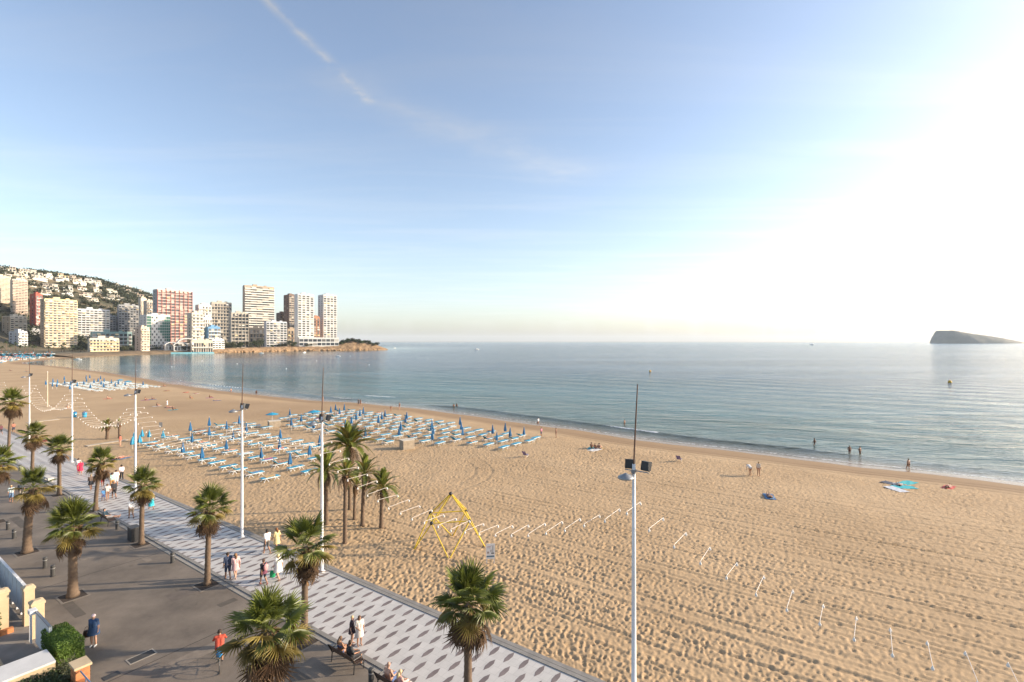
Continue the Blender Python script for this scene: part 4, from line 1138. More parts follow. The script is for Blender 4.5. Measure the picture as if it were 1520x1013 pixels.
def fan_palm(label, s, n, h, cr, seed, nf=46, dry=14, lean=(0, 0), r=0.17, skirt=0.9, pit=True, side_skew=None, yellow=8):
    rng = random.Random(seed)
    p = P(s, n, 0.0)
    t = thing('fan_palm', label, 'palm tree', p, 0, 'fan palms on the esplanade')
    t['lean'] = lean
    trunk_mesh(h, r, lean, rng).build('trunk', M_ptrunk, t, True)
    skirt_mesh(h-skirt, h+0.05, r*1.15, r*1.7, lean, h, rng).build('leaf_bases', M_fiber, t)
    sc_ = cr/1.66
    nf = int(nf*0.74)
    gap = rng.uniform(0, 6.283)
    for i in range(nf):
        u = (i+0.5)/nf
        el = R(86-122*u**0.9)+rng.uniform(-.26, .26)
        az = i*2.39996+rng.uniform(-.35, .35)
        if u > .45 and math.cos(az-gap) > .8 and rng.random() < .6: continue
        me = FAN[min(5, int(u*4.6)+rng.randrange(2))] if i < nf-yellow else rng.choice(FAN_Y)
        k = sc_*rng.uniform(.78, 1.18)
        if side_skew is not None: k *= 1+0.16*math.cos(az-side_skew)*(1 if u > .4 else 0)
        frond_at(t, me, 'frond', az, el, h+0.02+0.22*(1-u), k, rng.uniform(-.35, .35))
    for i in range(dry):
        az = gap+rng.choice((0, 1.9, 3.3, 4.6))+rng.gauss(0, .35); el = R(rng.uniform(-84, -50))
        frond_at(t, rng.choice(FAN_D), 'dry_frond', az, el, h-rng.uniform(0, .25), sc_*rng.uniform(.8, 1.25), rng.uniform(-.5, .5), off=r*1.3)
    if pit:
        q = PROM_YAW
        f = MB()
        Mq = Matrix.Rotation(q, 4, 'Z')
        f2 = MB().span((-.58, -.58, -.02), (.58, .58, .006)); f2.v = [tuple(Mq @ Vector(v)) for v in f2.v]
        f3 = MB()
        for a, b_ in (((-.70, -.70), (.70, -.58)), ((-.70, .58), (.70, .70)), ((-.70, -.58), (-.58, .58)), ((.58, -.58), (.70, .58))): f3.span((a[0], a[1], -.02), (b_[0], b_[1], .012))
        f3.v = [tuple(Mq @ Vector(v)) for v in f3.v]
        f2.build('planting_pit', M_soil, t); f3.build('pit_edging', M_pit, t)
    return t
def sn_px(px, py): return SN(G(px, py))
fan_palm('tall fan palm by the kerb in the bottom centre, before the sand', 12.6, 15.05, 5.15, 1.62, 1, 52, 22, (0.0, 0.0), skirt=1.4)
fan_palm('large ragged fan palm with brown skirt at the bottom edge of the esplanade', 17.5, 9.7, 5.0, 1.75, 2, 50, 26, skirt=1.3, yellow=14)
fan_palm('fan palm by the kerb in front of the two girls, with drooping side heads', *sn_px(452, 952), 4.85, 1.75, 3, 40, 20, (0.05, 0), skirt=2.0)
fan_palm('fan palm by the kerb next to the embracing couple', *sn_px(308, 868), 4.75, 1.6, 4, 44, 16, (0.15, 0), skirt=1.0)
fan_palm('fan palm by the kerb beside the dark litter bin', *sn_px(210, 808), 4.5, 1.5, 5, 40, 12, (0.12, 0), skirt=.8)
fan_palm('fan palm leaning over the group of walkers on the promenade', *sn_px(142, 758), 4.3, 1.55, 6, 42, 16, (0.45, 0.1), skirt=.7)
fan_palm('fan palm standing before the white post, above the red-dressed walkers', *sn_px(88, 735), 4.7, 1.55, 7, 42, 14, (0.02, 0), skirt=.7)
fan_palm('fan palm at the far end of the kerb row, behind the stone bench', *sn_px(48, 702), 4.4, 1.7, 8, 40, 18, (0.2, 0), skirt=.8)
fan_palm('tallest fan palm at the left edge, hung with dry brown leaves', *sn_px(13, 672), 7.0, 2.1, 9, 40, 34, (0.5, 0), skirt=1.5, pit=False)
fan_palm('sturdy dark fan palm standing alone on the open esplanade', *sn_px(108, 885), 4.2, 1.75, 10, 54, 10, (0.0, 0), r=.24, skirt=.8)
fan_palm('fan palm with bulging bare trunk left on the esplanade', *sn_px(40, 820), 4.7, 1.7, 11, 26, 12, (0.45, 0), r=.26, skirt=1.9)
fan_palm('fan palm cut by the left edge of the picture', 60.6, 9.7, 5.0, 1.8, 12, 40, 18, (0.2, 0), skirt=1)

def date_palm(label, px, py, h, fl, seed, nf=30, dry=8, lean=(0, 0), r=.16, name='date_palm', group='date palms on the sand'):
    rng = random.Random(seed); p = S(px, py)
    t = thing(name, label, 'palm tree', p+Vector((0, 0, -.08)), 0, group); t['lean'] = lean
    trunk_mesh(h, r, lean, rng, 1.25, .07).build('trunk', M_ptrunk, t, True)
    skirt_mesh(h-.6, h+.05, r*1.1, r*1.5, lean, h, rng).build('leaf_bases', M_fiber, t)
    for i in range(nf):
        u = (i+.5)/nf; el = R(80-92*u)+rng.uniform(-.1, .1); az = i*2.39996+rng.uniform(-.2, .2)
        me = FEA[min(3, int(u*4))] if rng.random() < .72 else rng.choice(FEA_Y)
        frond_at(t, me, 'frond', az, el, h+.12*(1-u), fl/2.0*rng.uniform(.85, 1.1), rng.uniform(-.3, .3))
    for i in range(dry):
        frond_at(t, rng.choice(FEA_D), 'dry_frond', rng.uniform(0, 6.28), R(rng.uniform(-60, -25)), h-.1, fl/2.0*rng.uniform(.7, .95), rng.uniform(-.4, .4))
    return t
date_palm('front date palm of the clump on the sand, with tallest bare trunk', 512, 807, 5.3, 1.4, 31, 22, 8, (.05, 0))
date_palm('date palm with the biggest golden green crown in the sand clump', 519, 757, 5.9, 2.5, 32, 46, 8, (-.05, 0), .15)
date_palm('date palm left in the sand clump, behind the white post', 484, 779, 4.6, 1.9, 33, 28, 10, (0, 0), .18)
date_palm('smallest date palm hidden in the middle of the sand clump', 526, 771, 3.0, 1.1, 34, 22, 4, (.1, 0), .13)
date_palm('date palm right of the tall trunks in the sand clump', 538, 780, 4.4, 1.75, 35, 28, 10, (.2, 0), .16)
date_palm('short date palm at the right end of the sand clump', 566, 784, 3.4, 1.65, 36, 32, 8, (.1, 0), .17)
date_palm('small bushy palm on the sand beyond the walkers', 159, 652, 2.1, 1.3, 37, 26, 4, (.1, 0), .22, 'small_palm', 'small palms further along the sand')
date_palm('small dry brownish palm right of the bushy one', 177, 651, 2.6, .75, 38, 8, 12, (0, 0), .17, 'small_palm', 'small palms further along the sand')
# far palms along the beach road under the towers
me_fp_crown = MB(); rg = random.Random(4)
for i in range(40):
    a = rg.uniform(0, 6.28); el = rg.uniform(-.5, 1.3); L = 3.0
    d = Vector((math.cos(a)*math.cos(el), math.sin(a)*math.cos(el), math.sin(el)))*L; q = Vector((-math.sin(a), math.cos(a), 0))*.45
    me_fp_crown.add([(0, 0, 0), tuple(d*.6+q), tuple(d+Vector((0, 0, -1.0))), tuple(d*.6-q)], [(0, 1, 2, 3)])
me_fp_crown = me_fp_crown.mesh('crown', M_leaf['mid'])
me_fp_trunk = MB().tube((0, 0, -1), (0, 0, 1), .35, .25, 7).mesh('trunk', M_ptrunk)
fpx = [(3, 560), (9, 590), (16, 570), (23, 600), (30, 560), (37, 585), (44, 600), (51, 560), (72, 600), (80, 615), (91, 612), (95, 600), (108, 615), (120, 605)]
for i, (px, D) in enumerate(fpx):
    x, y = land_px(px, D); z = land_at(x, y); h = rg.uniform(6, 10)
    t = thing('far_palm', 'small far palm under the bay towers, %s from the left' % ordw(i), 'palm tree', (x, y, z), rg.uniform(0, 6), 'far palms along the bay road')
    obj('trunk', me_fp_trunk, t, (0, 0, h/2), None, (1, 1, h/2)); obj('crown', me_fp_crown, t, (0, 0, h))

# ================================================================== POSTS AND LIGHT GARLANDS
M_white = mat('white_paint', (0.72, 0.70, 0.68), 0.45, var=0.06, scale=3)
M_mast = mat('rusty_mast', (0.12, 0.065, 0.04), 0.7, var=0.3, scale=4)
M_black = mat('black_metal', (0.022, 0.022, 0.024), 0.5, var=0.2, scale=6)
M_steel = mat('grey_steel', (0.30, 0.30, 0.30), 0.4, metal=0.5, var=0.1)
M_bulb = mat('milk_glass', (0.80, 0.76, 0.70), 0.25, var=0.03)
M_cable = mat('cable', (0.25, 0.20, 0.15), 0.7, var=0.2)
POSTS = [(-14.0, 20.05), (7.64, 19.75), (29.6, 20.15), (40.0, 20.1), (60.6, 19.75), (82.5, 20.1), (104.0, 20.3), (125.5, 20.3)]
GZ = 8.65
plabs = ['white lamp post off the right edge', 'nearest white lamp post with black floodlights, standing right of centre', 'white lamp post rising behind the fan palm and the date palms', 'white lamp post on the promenade edge left of the date palms',
         'white lamp post left of the sunbeds, behind a fan palm', 'white lamp post beside the red-dressed walkers', 'white lamp post close to the left edge of the beach', 'white lamp post beyond the left edge']
bulb_b = MB().lathe([(.012, .05), (.016, .02), (.036, -.01), (.048, -.05), (.036, -.09), (.01, -.105)], 8)
me_bulb = bulb_b.mesh('bulb', M_bulb, True)
me_bar = MB().tube((0, -.72, 0), (0, .72, 0), .0095, .0095, 6).mesh('crossbar', mat('aged_white', (.64, .58, .52), .5, var=.1))
def flood_mesh():
    b = MB()
    b.add([(-.22, -.06, -.2), (.22, -.06, -.2), (.26, .12, -.2), (-.26, .12, -.2), (-.2, -.12, .2), (.2, -.12, .2), (.26, .12, .24), (-.26, .12, .24)], [(3,2,1,0), (4,5,6,7), (0,1,5,4), (1,2,6,5), (2,3,7,6), (3,0,4,7)])
    b.span((-.23, -.02, -.25), (.23, .1, -.2)); return b
me_flood = flood_mesh().mesh('floodlight', M_black)
me_lens = MB().span((-.22, .121, -.17), (.22, .13, .2)).mesh('lens', M_steel)
me_disc = MB().lathe([(.03, .16), (.08, .12), (.30, .02), (.34, -.05), (.30, -.08), (.05, -.09)], 16).mesh('road_lamp', M_steel, True)
for i, (s, n) in enumerate(POSTS):
    if i in (0, 7): continue
    t = thing('lamp_post', plabs[i], 'lamp post', P(s, n, .02), PROM_YAW+math.pi, 'lamp posts along the promenade')
    MB().path([(0, 0, 0), (0, 0, .05), (0, 0, .06), (0, 0, 5.5), (0, 0, 10.4)], [.20, .20, .105, .092, .066], 12).build('pole', M_white, t, True)
    MB().path([(0, 0, 10.4), (.07, .0, 12), (.16, 0, 13.7)], [.036, .032, .022], 7).build('mast', M_mast, t)
    arm = MB().tube((-.4, .05, 10.12), (.6, .05, 10.12), .025).span((-.08, -.1, 10.04), (.08, .1, 10.18)).build('lamp_arm', M_steel, t)
    for dx, rz in ((-.24, .25), (.44, -.2)):
        f = obj('floodlight', me_flood, t, (dx, .16, 10.36), (R(-18), 0, rz), .82); obj('lens', me_lens, f)
    MB().tube((0, 0, 10.0), (-.08, -.5, 10.05), .025).build('bracket', M_steel, t)
    obj('road_lamp', me_disc, t, (-.1, -.62, 10.0))
    g = obj('crossbar', me_bar, t, (0, 0, GZ)); obj('bulb', me_bulb, g, (0, -.75, -.05)); obj('bulb', me_bulb, g, (0, .75, -.05))
for i in range(len(POSTS)-1):
    (s0, n0), (s1, n1) = POSTS[i], POSTS[i+1]
    L = s1-s0; nb = max(2, int(round(L/0.95))); sag = 2.75*(L/21.6)**2
    labs = ['string of white bulbs on crossbars curving down to the lower right corner', 'string of bulbs on crossbars sagging past the yellow climbing frame', 'short string of bulbs between the two posts by the date palms', 'string of bulbs left of the sunbeds between two posts',
            'string of bulbs sagging before the two small palms', 'string of bulbs over the far end of the promenade', 'string of bulbs running out at the left edge']
    t = thing('light_garland', labs[i], 'string lights', P((s0+s1)/2, (n0+n1)/2, GZ-sag), PROM_YAW, 'light garlands over the promenade')
    pts = []
    for k in range(nb+1):
        u = k/nb; x = (u-.5)*L; z = 4*sag*(u-.5)**2; y = ((n0+n1)/2-(n0+(n1-n0)*u))
        pts.append(Vector((x, y, z)))
    MB().path(pts, .004, 5).build('cable', M_cable, t)
    for k in range(1, nb):
        q = obj('crossbar', me_bar, t, pts[k])
        q.rotation_euler = (rp_.uniform(-.05, .05), 0, rp_.uniform(-.05, .05))
        obj('bulb', me_bulb, q, (0, -.75, -.05)); obj('bulb', me_bulb, q, (0, .75, -.05))
# slim bare pole out on the sand
p = S(70.5, 604)
t = thing('flag_pole', 'slim bare cream pole standing alone on the far sand', 'pole', p)
MB().path([(0, 0, -.3), (0, 0, 4), (0, 0, 8.2)], [.11, .09, .07], 8).build('pole', mat('cream_pole', (.62, .50, .36), .6, var=.1), t)
MB().ball((0, 0, 8.25), .11).build('finial', M_white, t)

# ================================================================== CLIMBING FRAME, SIGN, CRATES
M_yel = mat('yellow_rope', (0.66, 0.46, 0.02), 0.45, var=0.1, scale=4)
def climbing_frame():
    # apex, four shoulder nodes, feet
    k0 = (834-Y0)/CH
    apex = G(668.5, 738.5, 3.35); 
    a = G(638.5, 768, 1.95); b_ = G(642.5, 788, 1.95); c = G(697.5, 783, 1.95); d = G(689.5, 766, 1.95)
    f1 = S(618, 815); f2 = S(673, 834); f3 = S(720, 807)
    f4 = S(660, 790)
    cen = (a+b_+c+d)/4
    # keep the plan regular: a square of shoulders about the apex
    base = S(669, 812); ap = Vector((base.x, base.y, base.z+3.3))
    yaw = R(20); sh = 1.30
    ang = [R(200), R(262), R(330), R(62), R(130)]
    t = thing('climbing_frame', 'yellow pyramid climbing frame with black ball joints on the sand', 'climbing frame', base)
    t.scale = (1.28, 1.28, 1.22)
    top = Vector((0, 0, 3.3))
    shl = [Vector((-1.28, .55, 1.9)), Vector((-1.02, -.68, 1.72)), Vector((1.16, -.48, 1.78)), Vector((.82, .92, 1.9))]
    feet = [Vector((-2.15, -.35, -.1)), Vector((.1, -1.55, -.1)), Vector((2.05, .10, -.1)), Vector((-.1, 1.75, -.1))]
    nodes = [top]+shl
    bars = [(top, q) for q in shl]+[(shl[i], shl[(i+1) % 4]) for i in range(4)]
    legs = [(shl[0], feet[0]), (shl[1], feet[0]), (shl[1], feet[1]), (shl[2], feet[1]), (shl[2], feet[2]), (shl[3], feet[2]), (shl[3], feet[3]), (shl[0], feet[3])]
    for p0, p1 in bars: MB().tube(p0, p1, .034, .034, 7).build('bar', M_yel, t)
    for p0, p1 in legs: MB().tube(p0, p1, .034, .034, 7).build('leg', M_yel, t)
    # second rope of each upper edge
    for q in shl: MB().tube(top+Vector((.07, .05, -.05)), q+Vector((.1, .05, .0)), .02, .02, 6).build('rope', M_yel, t)
    for q in nodes: MB().ball(q, .115).build('ball_joint', M_black, t, True)
climbing_frame()
def info_sign():
    p = S(728, 836)
    t = thing('information_sign', 'white information board with blue stripe standing beside the climbing frame', 'sign', p, R(8))
    for x in (-.26, .26): MB().span((x-.025, -.02, -.15), (x+.025, .02, .6)).build('leg', M_white, t)
    bd = MB().span((-.31, -.028, .3), (.31, .0, 1.36)); bd.build('board', M_white, t)
    pr = lambda x0, x1, z0, z1, c: MB().span((x0, -.032, z0), (x1, -.0281, z1)).build('print', flat(c, .5), t)
    pr(-.27, .27, .42, .53, (.09, .17, .24)); pr(-.24, -.1, .68, .82, (.35, .28, .25)); pr(.05, .26, .64, .74, (.15, .15, .15)); pr(.14, .2, .76, 1.2, (.25, .27, .28)); pr(-.24, .02, 1.12, 1.17, (.45, .25, .25)); pr(-.24, .0, 1.02, 1.05, (.5, .5, .5)); pr(-.02, .1, .78, .95, (.45, .42, .4))
    pr(.0, .24, 1.2, 1.23, (.4, .4, .42)); pr(-.2, .2, .35, .38, (.5, .52, .55))
info_sign()
M_crate = mat('weathered_timber', (0.36, 0.29, 0.21), 0.85, var=0.25, scale=3)
M_crate_l = mat('pale_lid', (0.55, 0.48, 0.38), 0.8, var=0.15)
for lab, px, py, w, d, h in (('square storage box at the left edge of the rear sunbeds', 407, 634, 1.9, 1.6, 1.1), ('square storage box in front of the rear sunbeds, right of the palms', 604, 666, 1.7, 1.5, 1.25)):
    t = thing('storage_box', lab, 'box', S(px, py), R(35), 'storage boxes among the sunbeds')
    for k in range(5):
        z0, z1 = -.1+k*(h+.1)/5, -.1+(k+1)*(h+.1)/5-.015
        MB().span((-w/2, -d/2, z0), (w/2, d/2, z1)).build('plank', M_crate, t)
    MB().span((-w/2-.05, -d/2-.05, h), (w/2+.05, d/2+.05, h+.07)).build('lid', M_crate_l, t)

# ================================================================== SUNBEDS
M_sling = mat('turquoise_sling', (0.02, 0.27, 0.42), 0.6, var=0.12, scale=4, rnd=0.15)
M_bedw = mat('white_plastic', (0.74, 0.73, 0.71), 0.4, var=0.05)
# local: x along the bed, feet at +x
def bed_parts():
    fr = MB()
    for y in (-.33, .33): fr.path([(-.98, y, .36), (.0, y, .35), (.98, y, .34)], .024, 6)
    for x in (-.97, -.25, .35, .97): fr.tube((x, -.33, .345), (x, .33, .345), .022, .022, 6)
    leg = MB(); leg.path([(-.26, 0, 0), (0, 0, .34), (.26, 0, 0)], .034, 6)
    seat = MB().span((-.19, -.32, .378), (.95, .32, .425)); 
    pillow = MB().span((.30, -.325, .37), (.36, .325, .43))
    back = MB().span((-.74, -.32, -.022), (0, .32, .022))
    return fr.mesh('frame', M_bedw), leg.mesh('leg', M_bedw), seat.mesh('seat', M_sling), back.mesh('backrest', M_sling), pillow.mesh('strap', M_bedw)
bf, bl, bs, bb, bp_ = bed_parts()
def sunbed(label, loc, rz, up, group):
    t = thing('sunbed', label, 'sunbed', loc, rz, group); t.scale = (1.04, 1.06, 1.06)
    obj('frame', bf, t)
    for x in (-.55, .55):
        for y in (-.33, .33): obj('leg', bl, t, (x, y, 0))
    s_ = obj('seat', bs, t); obj('strap', bp_, s_)
    obj('backrest', bb, t, (-.22, 0, .40), (0, R(up), 0))
    return t
bed_yaw = math.atan2(VY, VX)
rngb = random.Random(17)
def row_of_beds(area, ri, n, s_list, group):
    k = 0
    for s in s_list:
        q = P(s+rngb.uniform(-.25, .25), n+rngb.uniform(-.35, .35)); z = sand_at(q.x, q.y)
        up = rngb.choice((0, 0, 0, 2, 4, 28, 38))
        bed_spots[area].append((k, ri, Vector((q.x, q.y, z))))
        sunbed('blue sunbed %s from the right in the %s of the %s block' % (ordw(k), ri, area), (q.x, q.y, z+.0), bed_yaw+rngb.uniform(-.09, .09), up, group)
        k += 1
bed_spots = {'near': [], 'rear': []}
rown = ['front row', 'second row', 'third row', 'fourth row', 'fifth row', 'sixth row', 'back row']
for i, (n, s0, s1) in enumerate([(30.0, 54, 88.5), (34.4, 53, 92), (38.8, 58, 94), (43.2, 64, 96), (47.4, 86, 98)]):
    row_of_beds('near', rown[i], n, np.arange(s0, s1, 3.05), 'sunbeds in the near block')
for i, (n, s0, s1) in enumerate([(51.6, 58.5, 87), (55.4, 52, 95), (58.8, 42.4, 97), (62.2, 42.3, 98), (65.4, 42.2, 98), (68.6, 43, 97), (71.6, 64, 97)]):
    row_of_beds('rear', rown[i], n, np.arange(s0, s1, 3.0), 'sunbeds in the rear block')
# far block: too small to show their parts
fb = MB()
fb.span((-.95, -.3, .33), (.95, .3, .4), 0)
for x in (-.55, .55):
    for y in (-.3, .3): fb.path([(x-.26, y, 0), (x, y, .34), (x+.26, y, 0)], .05, 4, 0)
fb.span((-.93, -.31, .401), (-.04, .31, .44), 1); fb.span((.02, -.31, .401), (.93, .31, .44), 1)
me_fb = fb.mesh('sunbed', [M_bedw, M_sling])
for i, n in enumerate((53.5, 57, 60.5, 64, 67.5, 71)):
    for k, s in enumerate(np.arange(193+1.2*i, 243-1.0*i, 2.9)):
        q = P(s+rngb.uniform(-.3, .3), n+rngb.uniform(-.4, .4))
        if shore_dist([q.x], [q.y])[0] < 10: continue
        o = obj('sunbed', me_fb, None, (q.x, q.y, sand_at(q.x, q.y)), (0, 0, bed_yaw+rngb.uniform(-.1, .1)))
        tag(o, 'tiny sunbed %s from the right in the %s of the far block' % (ordw(k), rown[i]), 'sunbed', 'sunbeds in the far block')
# the crowded end of the bay: beds, umbrellas and people merge into one mass
b = MB(); mm = [M_bedw, M_sling, mat('far_red', (.45, .12, .08), .8, var=.2), mat('far_skin', (.35, .2, .13), .8, var=.2), M_dark]
for i in range(1100):
    px = rngb.uniform(-40, 80); py = rngb.uniform(528.5, 538.5)
    if px > 62 and py > 533: continue
    g = G(px, py, 0); d = shore_dist([g.x], [g.y])[0]
    if d < 12: continue
    z = max(sand_at(g.x, g.y), -1.0)
    if g.y > 500: z = land_at(g.x, g.y)
    r_ = rngb.random()
    if r_ < .6: b.box((g.x, g.y, z+.35), (1.9, .7, .3), 0 if r_ < .35 else 1, Matrix.Rotation(rngb.uniform(0, 3), 3, 'Z'))
    elif r_ < .74: b.lathe([(.05, 0), (.05, 1.9), (1.2, 1.9), (.05, 2.5)], 6, (g.x, g.y, z), 1)
    elif r_ < .8: b.lathe([(.05, 0), (.05, 1.9), (1.1, 1.9), (.05, 2.4)], 6, (g.x, g.y, z), 2)
    else: b.lathe([(.15, 0), (.22, .9), (.24, 1.3), (.1, 1.45), (.12, 1.65), (.02, 1.75)], 6, (g.x, g.y, z), rngb.choice((2, 3, 4, 0, 3)))
kind(b.build('far_beach_crowd', mm), 'stuff')

# ------------------------------------------------------------------ parasols
M_par = mat('parasol_blue', (0.010, 0.11, 0.25), 0.7, var=0.15, scale=3, rnd=0.2)
M_par_t = mat('parasol_turquoise', (0.02, 0.26, 0.42), 0.65, var=0.12, scale=3, rnd=0.15)
def closed_mesh(w=1.0):
    b = MB(); n = 12; rs = []
    for z, r in ((.82, .20), (.95, .25), (1.2, .22), (1.5, .16), (1.8, .10), (2.05, .06), (2.2, .02)):
        rs.append([Vector((r*w*(1.0 if k % 2 else .72)*math.cos(2*math.pi*k/n), r*w*(1.0 if k % 2 else .72)*math.sin(2*math.pi*k/n), z-(0.06 if (k % 2 and z < .9) else 0))) for k in range(n)])
    b.rings(rs); return b
me_cl = closed_mesh().mesh('folded_canopy', M_par); me_clt = closed_mesh(1.5).mesh('folded_canopy', M_par_t)
me_pp = MB().tube((0, 0, -.25), (0, 0, 2.28), .026, .026, 6).mesh('pole', M_bedw)
me_band = MB().lathe([(.20, 1.28), (.215, 1.30), (.205, 1.36), (.195, 1.38)], 10).mesh('tie_band', M_bedw)
ob = MB(); n = 8
ob.rings([[Vector((r*math.cos(2*math.pi*k/n), r*math.sin(2*math.pi*k/n), z)) for k in range(n)] for r, z in ((1.15, 1.72), (1.2, 1.75), (.6, 1.98), (.02, 2.12))])
me_open = ob.mesh('canopy', M_par_t)
zp = {'near': [], 'rear': []}
def zlist(lst, x0, y0, k): return [(x0+k*x, y0+k*y) for x, y in lst]
umb = zlist([(577, 455), (735, 415), (735, 490), (592, 545), (515, 635), (675, 685), (880, 440), (935, 520), (878, 605), (1045, 465), (1170, 680), (985, 395)], 180, 560, .1777)
umb += zlist([(318, 240), (425, 295), (332, 335), (540, 360), (228, 455), (222, 550), (320, 700), (503, 610), (597, 525), (840, 350), (897, 315), (942, 280), (977, 250), (1008, 225), (748, 190), (830, 195), (785, 225), (703, 215), (1183, 275), (1212, 245), (1150, 312), (1028, 435), (1360, 375), (1345, 425), (1417, 270), (1403, 305)], 380, 580, .158)
umb += zlist([(240, 310), (235, 350), (250, 385), (243, 435), (485, 305), (495, 345), (507, 390), (768, 380), (877, 360), (804, 435), (920, 405), (1040, 385)], 600, 580, .171)
umb.sort()
def on_sand_top(px, py, h):
    z = -.1
    for _ in range(3):
        g = G(px, py, z+h); z = sand_at(g.x, g.y)
    return Vector((g.x, g.y, z))
def parasol(label, loc, me, group, sc_=1.0, band=True, nm='parasol'):
    t = thing(nm, label, 'parasol', loc, rngb.uniform(0, 6), group)
    t.scale = (sc_,)*3
    obj('pole', me_pp, t); c = obj('folded_canopy' if me is not me_open else 'canopy', me, t)
    return t
blk = {'near': [], 'rear': []}
for px, py in umb:
    q = on_sand_top(px, py-1.0, .8); s, n = SN(q)
    blk['near' if n < 49.5 else 'rear'].append((px, q))
for a, l in blk.items():
    l.sort(key=lambda r: r[0])
    for i, (px, q) in enumerate(l):
        parasol('closed blue parasol %s from the left in the %s sunbed block' % (ordw(i), a), q, me_cl, 'closed parasols in the %s block' % a, rngb.uniform(.92, 1.08))
fu = zlist([(383, 290), (442, 272), (438, 305), (480, 280), (475, 308), (537, 250), (540, 285), (584, 328), (590, 295), (645, 305), (700, 290), (723, 265), (755, 320), (720, 240), (750, 235), (785, 275), (820, 265), (845, 290), (866, 312), (870, 265), (840, 245), (930, 280), (963, 305), (988, 285), (1045, 295), (1195, 295)], 0, 520, .1777)
fu.sort()
for i, (px, py) in enumerate(fu):
    parasol('tiny closed blue parasol %s from the left in the far sunbed block' % ordw(i), on_sand_top(px, py, .8), me_cl, 'closed parasols in the far block', 1.1)
for lab, px, py in (('open turquoise parasol beside the left storage box', 404, 615), ('open turquoise parasol behind the floodlights of the palm-side post', 466, 611.5), ('open turquoise parasol at the far waterside', 178, 564.5), ('open turquoise parasol right of its twin at the far waterside', 190, 566.5)):
    parasol(lab, on_sand_top(px, py, 1.8), me_open, 'open parasols')
for i, (px, py, lab) in enumerate([(196.5, 658, 'stout closed turquoise parasol leftmost beside the post by the sunbeds'), (199, 651, 'stout closed turquoise parasol behind the leftmost one'), (207.5, 655, 'stout closed turquoise parasol right of the post by the sunbeds'), (211, 646.5, 'stout closed turquoise parasol at the back of its group'),
                                   (221.5, 647, 'short fat closed turquoise parasol right of its group'), (242, 648, 'stout closed turquoise parasol at the corner of the near sunbeds')]):
    parasol(lab, on_sand_top(px, py, .85), me_clt, 'stacked turquoise parasols', .8)
M_tq = M_par_t
for lab, px, py in (('turquoise litter bin on the sand left of the small palms', 110.5, 619.5), ('turquoise litter bin on the sand nearest the small palms', 125.5, 619.5)):
    t = thing('litter_bin', lab, 'bin', S(px, py), .3, 'turquoise bins on the sand')
    MB().lathe([(.30, -.1), (.33, .05), (.40, .85), (.42, .87), (.38, .9)], 12).build('body', M_tq, t)
    MB().lathe([(.42, .9), (.40, .98), (.2, 1.12), (.02, 1.15)], 12).build('lid', M_par, t)

# ================================================================== ESPLANADE FURNITURE
M_boll = mat('bollard_iron', (0.05, 0.048, 0.046), 0.55, var=0.2, scale=5)
boll = [(12, 786.5, 'bollard of the far pair on the esplanade, left one'), (21, 799.5, 'bollard of the far pair on the esplanade, right one'), (67, 843, 'bollard of the near pair on the esplanade, left one'), (78.5, 855.5, 'bollard of the near pair on the esplanade, right one'),
        (30, 699, 'bollard farthest up the kerb by the left palms'), (114, 750, 'bollard by the kerb before the leaning fan palm'), (174, 786.5, 'bollard by the kerb below the lounging person'), (256, 835.5, 'bollard by the kerb left of the embracing couple'), (551, 1016, 'bollard by the kerb between the two occupied benches')]
bm = MB().lathe([(.15, -.05), (.15, .02), (.125, .03), (.125, .62), (.135, .63), (.135, .68), (.115, .72), (.03, .74)], 14).mesh('post', M_boll)
br = MB().lathe([(.127, .50), (.131, .50), (.131, .56), (.127, .56)], 14).mesh('ring', M_steel)
for px, py, lab in boll:
    t = thing('bollard', 'dark '+lab, 'bollard', G(px, py, 0), 0, 'bollards on the esplanade')
    q = obj('post', bm, t); obj('ring', br, q)
M_slat = mat('bench_slat', (0.075, 0.045, 0.03), 0.6, var=0.3, scale=3)
def bench(label, s, n, L=1.8):
    """seat faces the sea; local x along the promenade, +y to the sea"""
    t = thing('park_bench', label, 'bench', P(s, n, 0), PROM_YAW+math.pi, 'benches facing the sea')
    for k in range(5): MB().span((-L/2, -.06+k*.095, .43), (L/2, .02+k*.095, .455)).build('seat_slat', M_slat, t)
    for k in range(4):
        z = .52+k*.10; y = -.10-.055*k
        MB().add([(-L/2, y, z), (L/2, y, z), (L/2, y-.045, z+.082), (-L/2, y-.045, z+.082), (-L/2, y-.022, z-.008), (L/2, y-.022, z-.008), (L/2, y-.067, z+.074), (-L/2, y-.067, z+.074)], [(0,1,2,3), (7,6,5,4), (3,2,6,7), (0,4,5,1), (0,3,7,4), (1,5,6,2)]).build('back_slat', M_slat, t)
    for x in (-L/2+.06, L/2-.06):
        MB().path([(x, -.36, .92), (x, -.12, .44), (x, -.16, .0)], .028, 6).build('leg', M_black, t)
        MB().path([(x, -.1, .42), (x, .40, .42), (x, .42, .0)], .026, 6).build('leg', M_black, t)
        MB().path([(x, -.22, .66), (x, .28, .66), (x, .36, .43)], .024, 6).build('armrest', M_black, t)
    return t
sA = SN(G(519, 985)); bA = (sA[0], 14.95)
bench('dark slatted bench with the dark-clad and long-haired sitters', bA[0], 14.95)
sB = (SN(G(587, 1030))[0], 14.9)
bench('dark slatted bench cut by the bottom edge, with a bald man', sB[0], 14.9)
sC = (SN(G(171, 775))[0], 15.0)
bench('dark bench where a person lounges under the leaning palm', sC[0], 15.0)
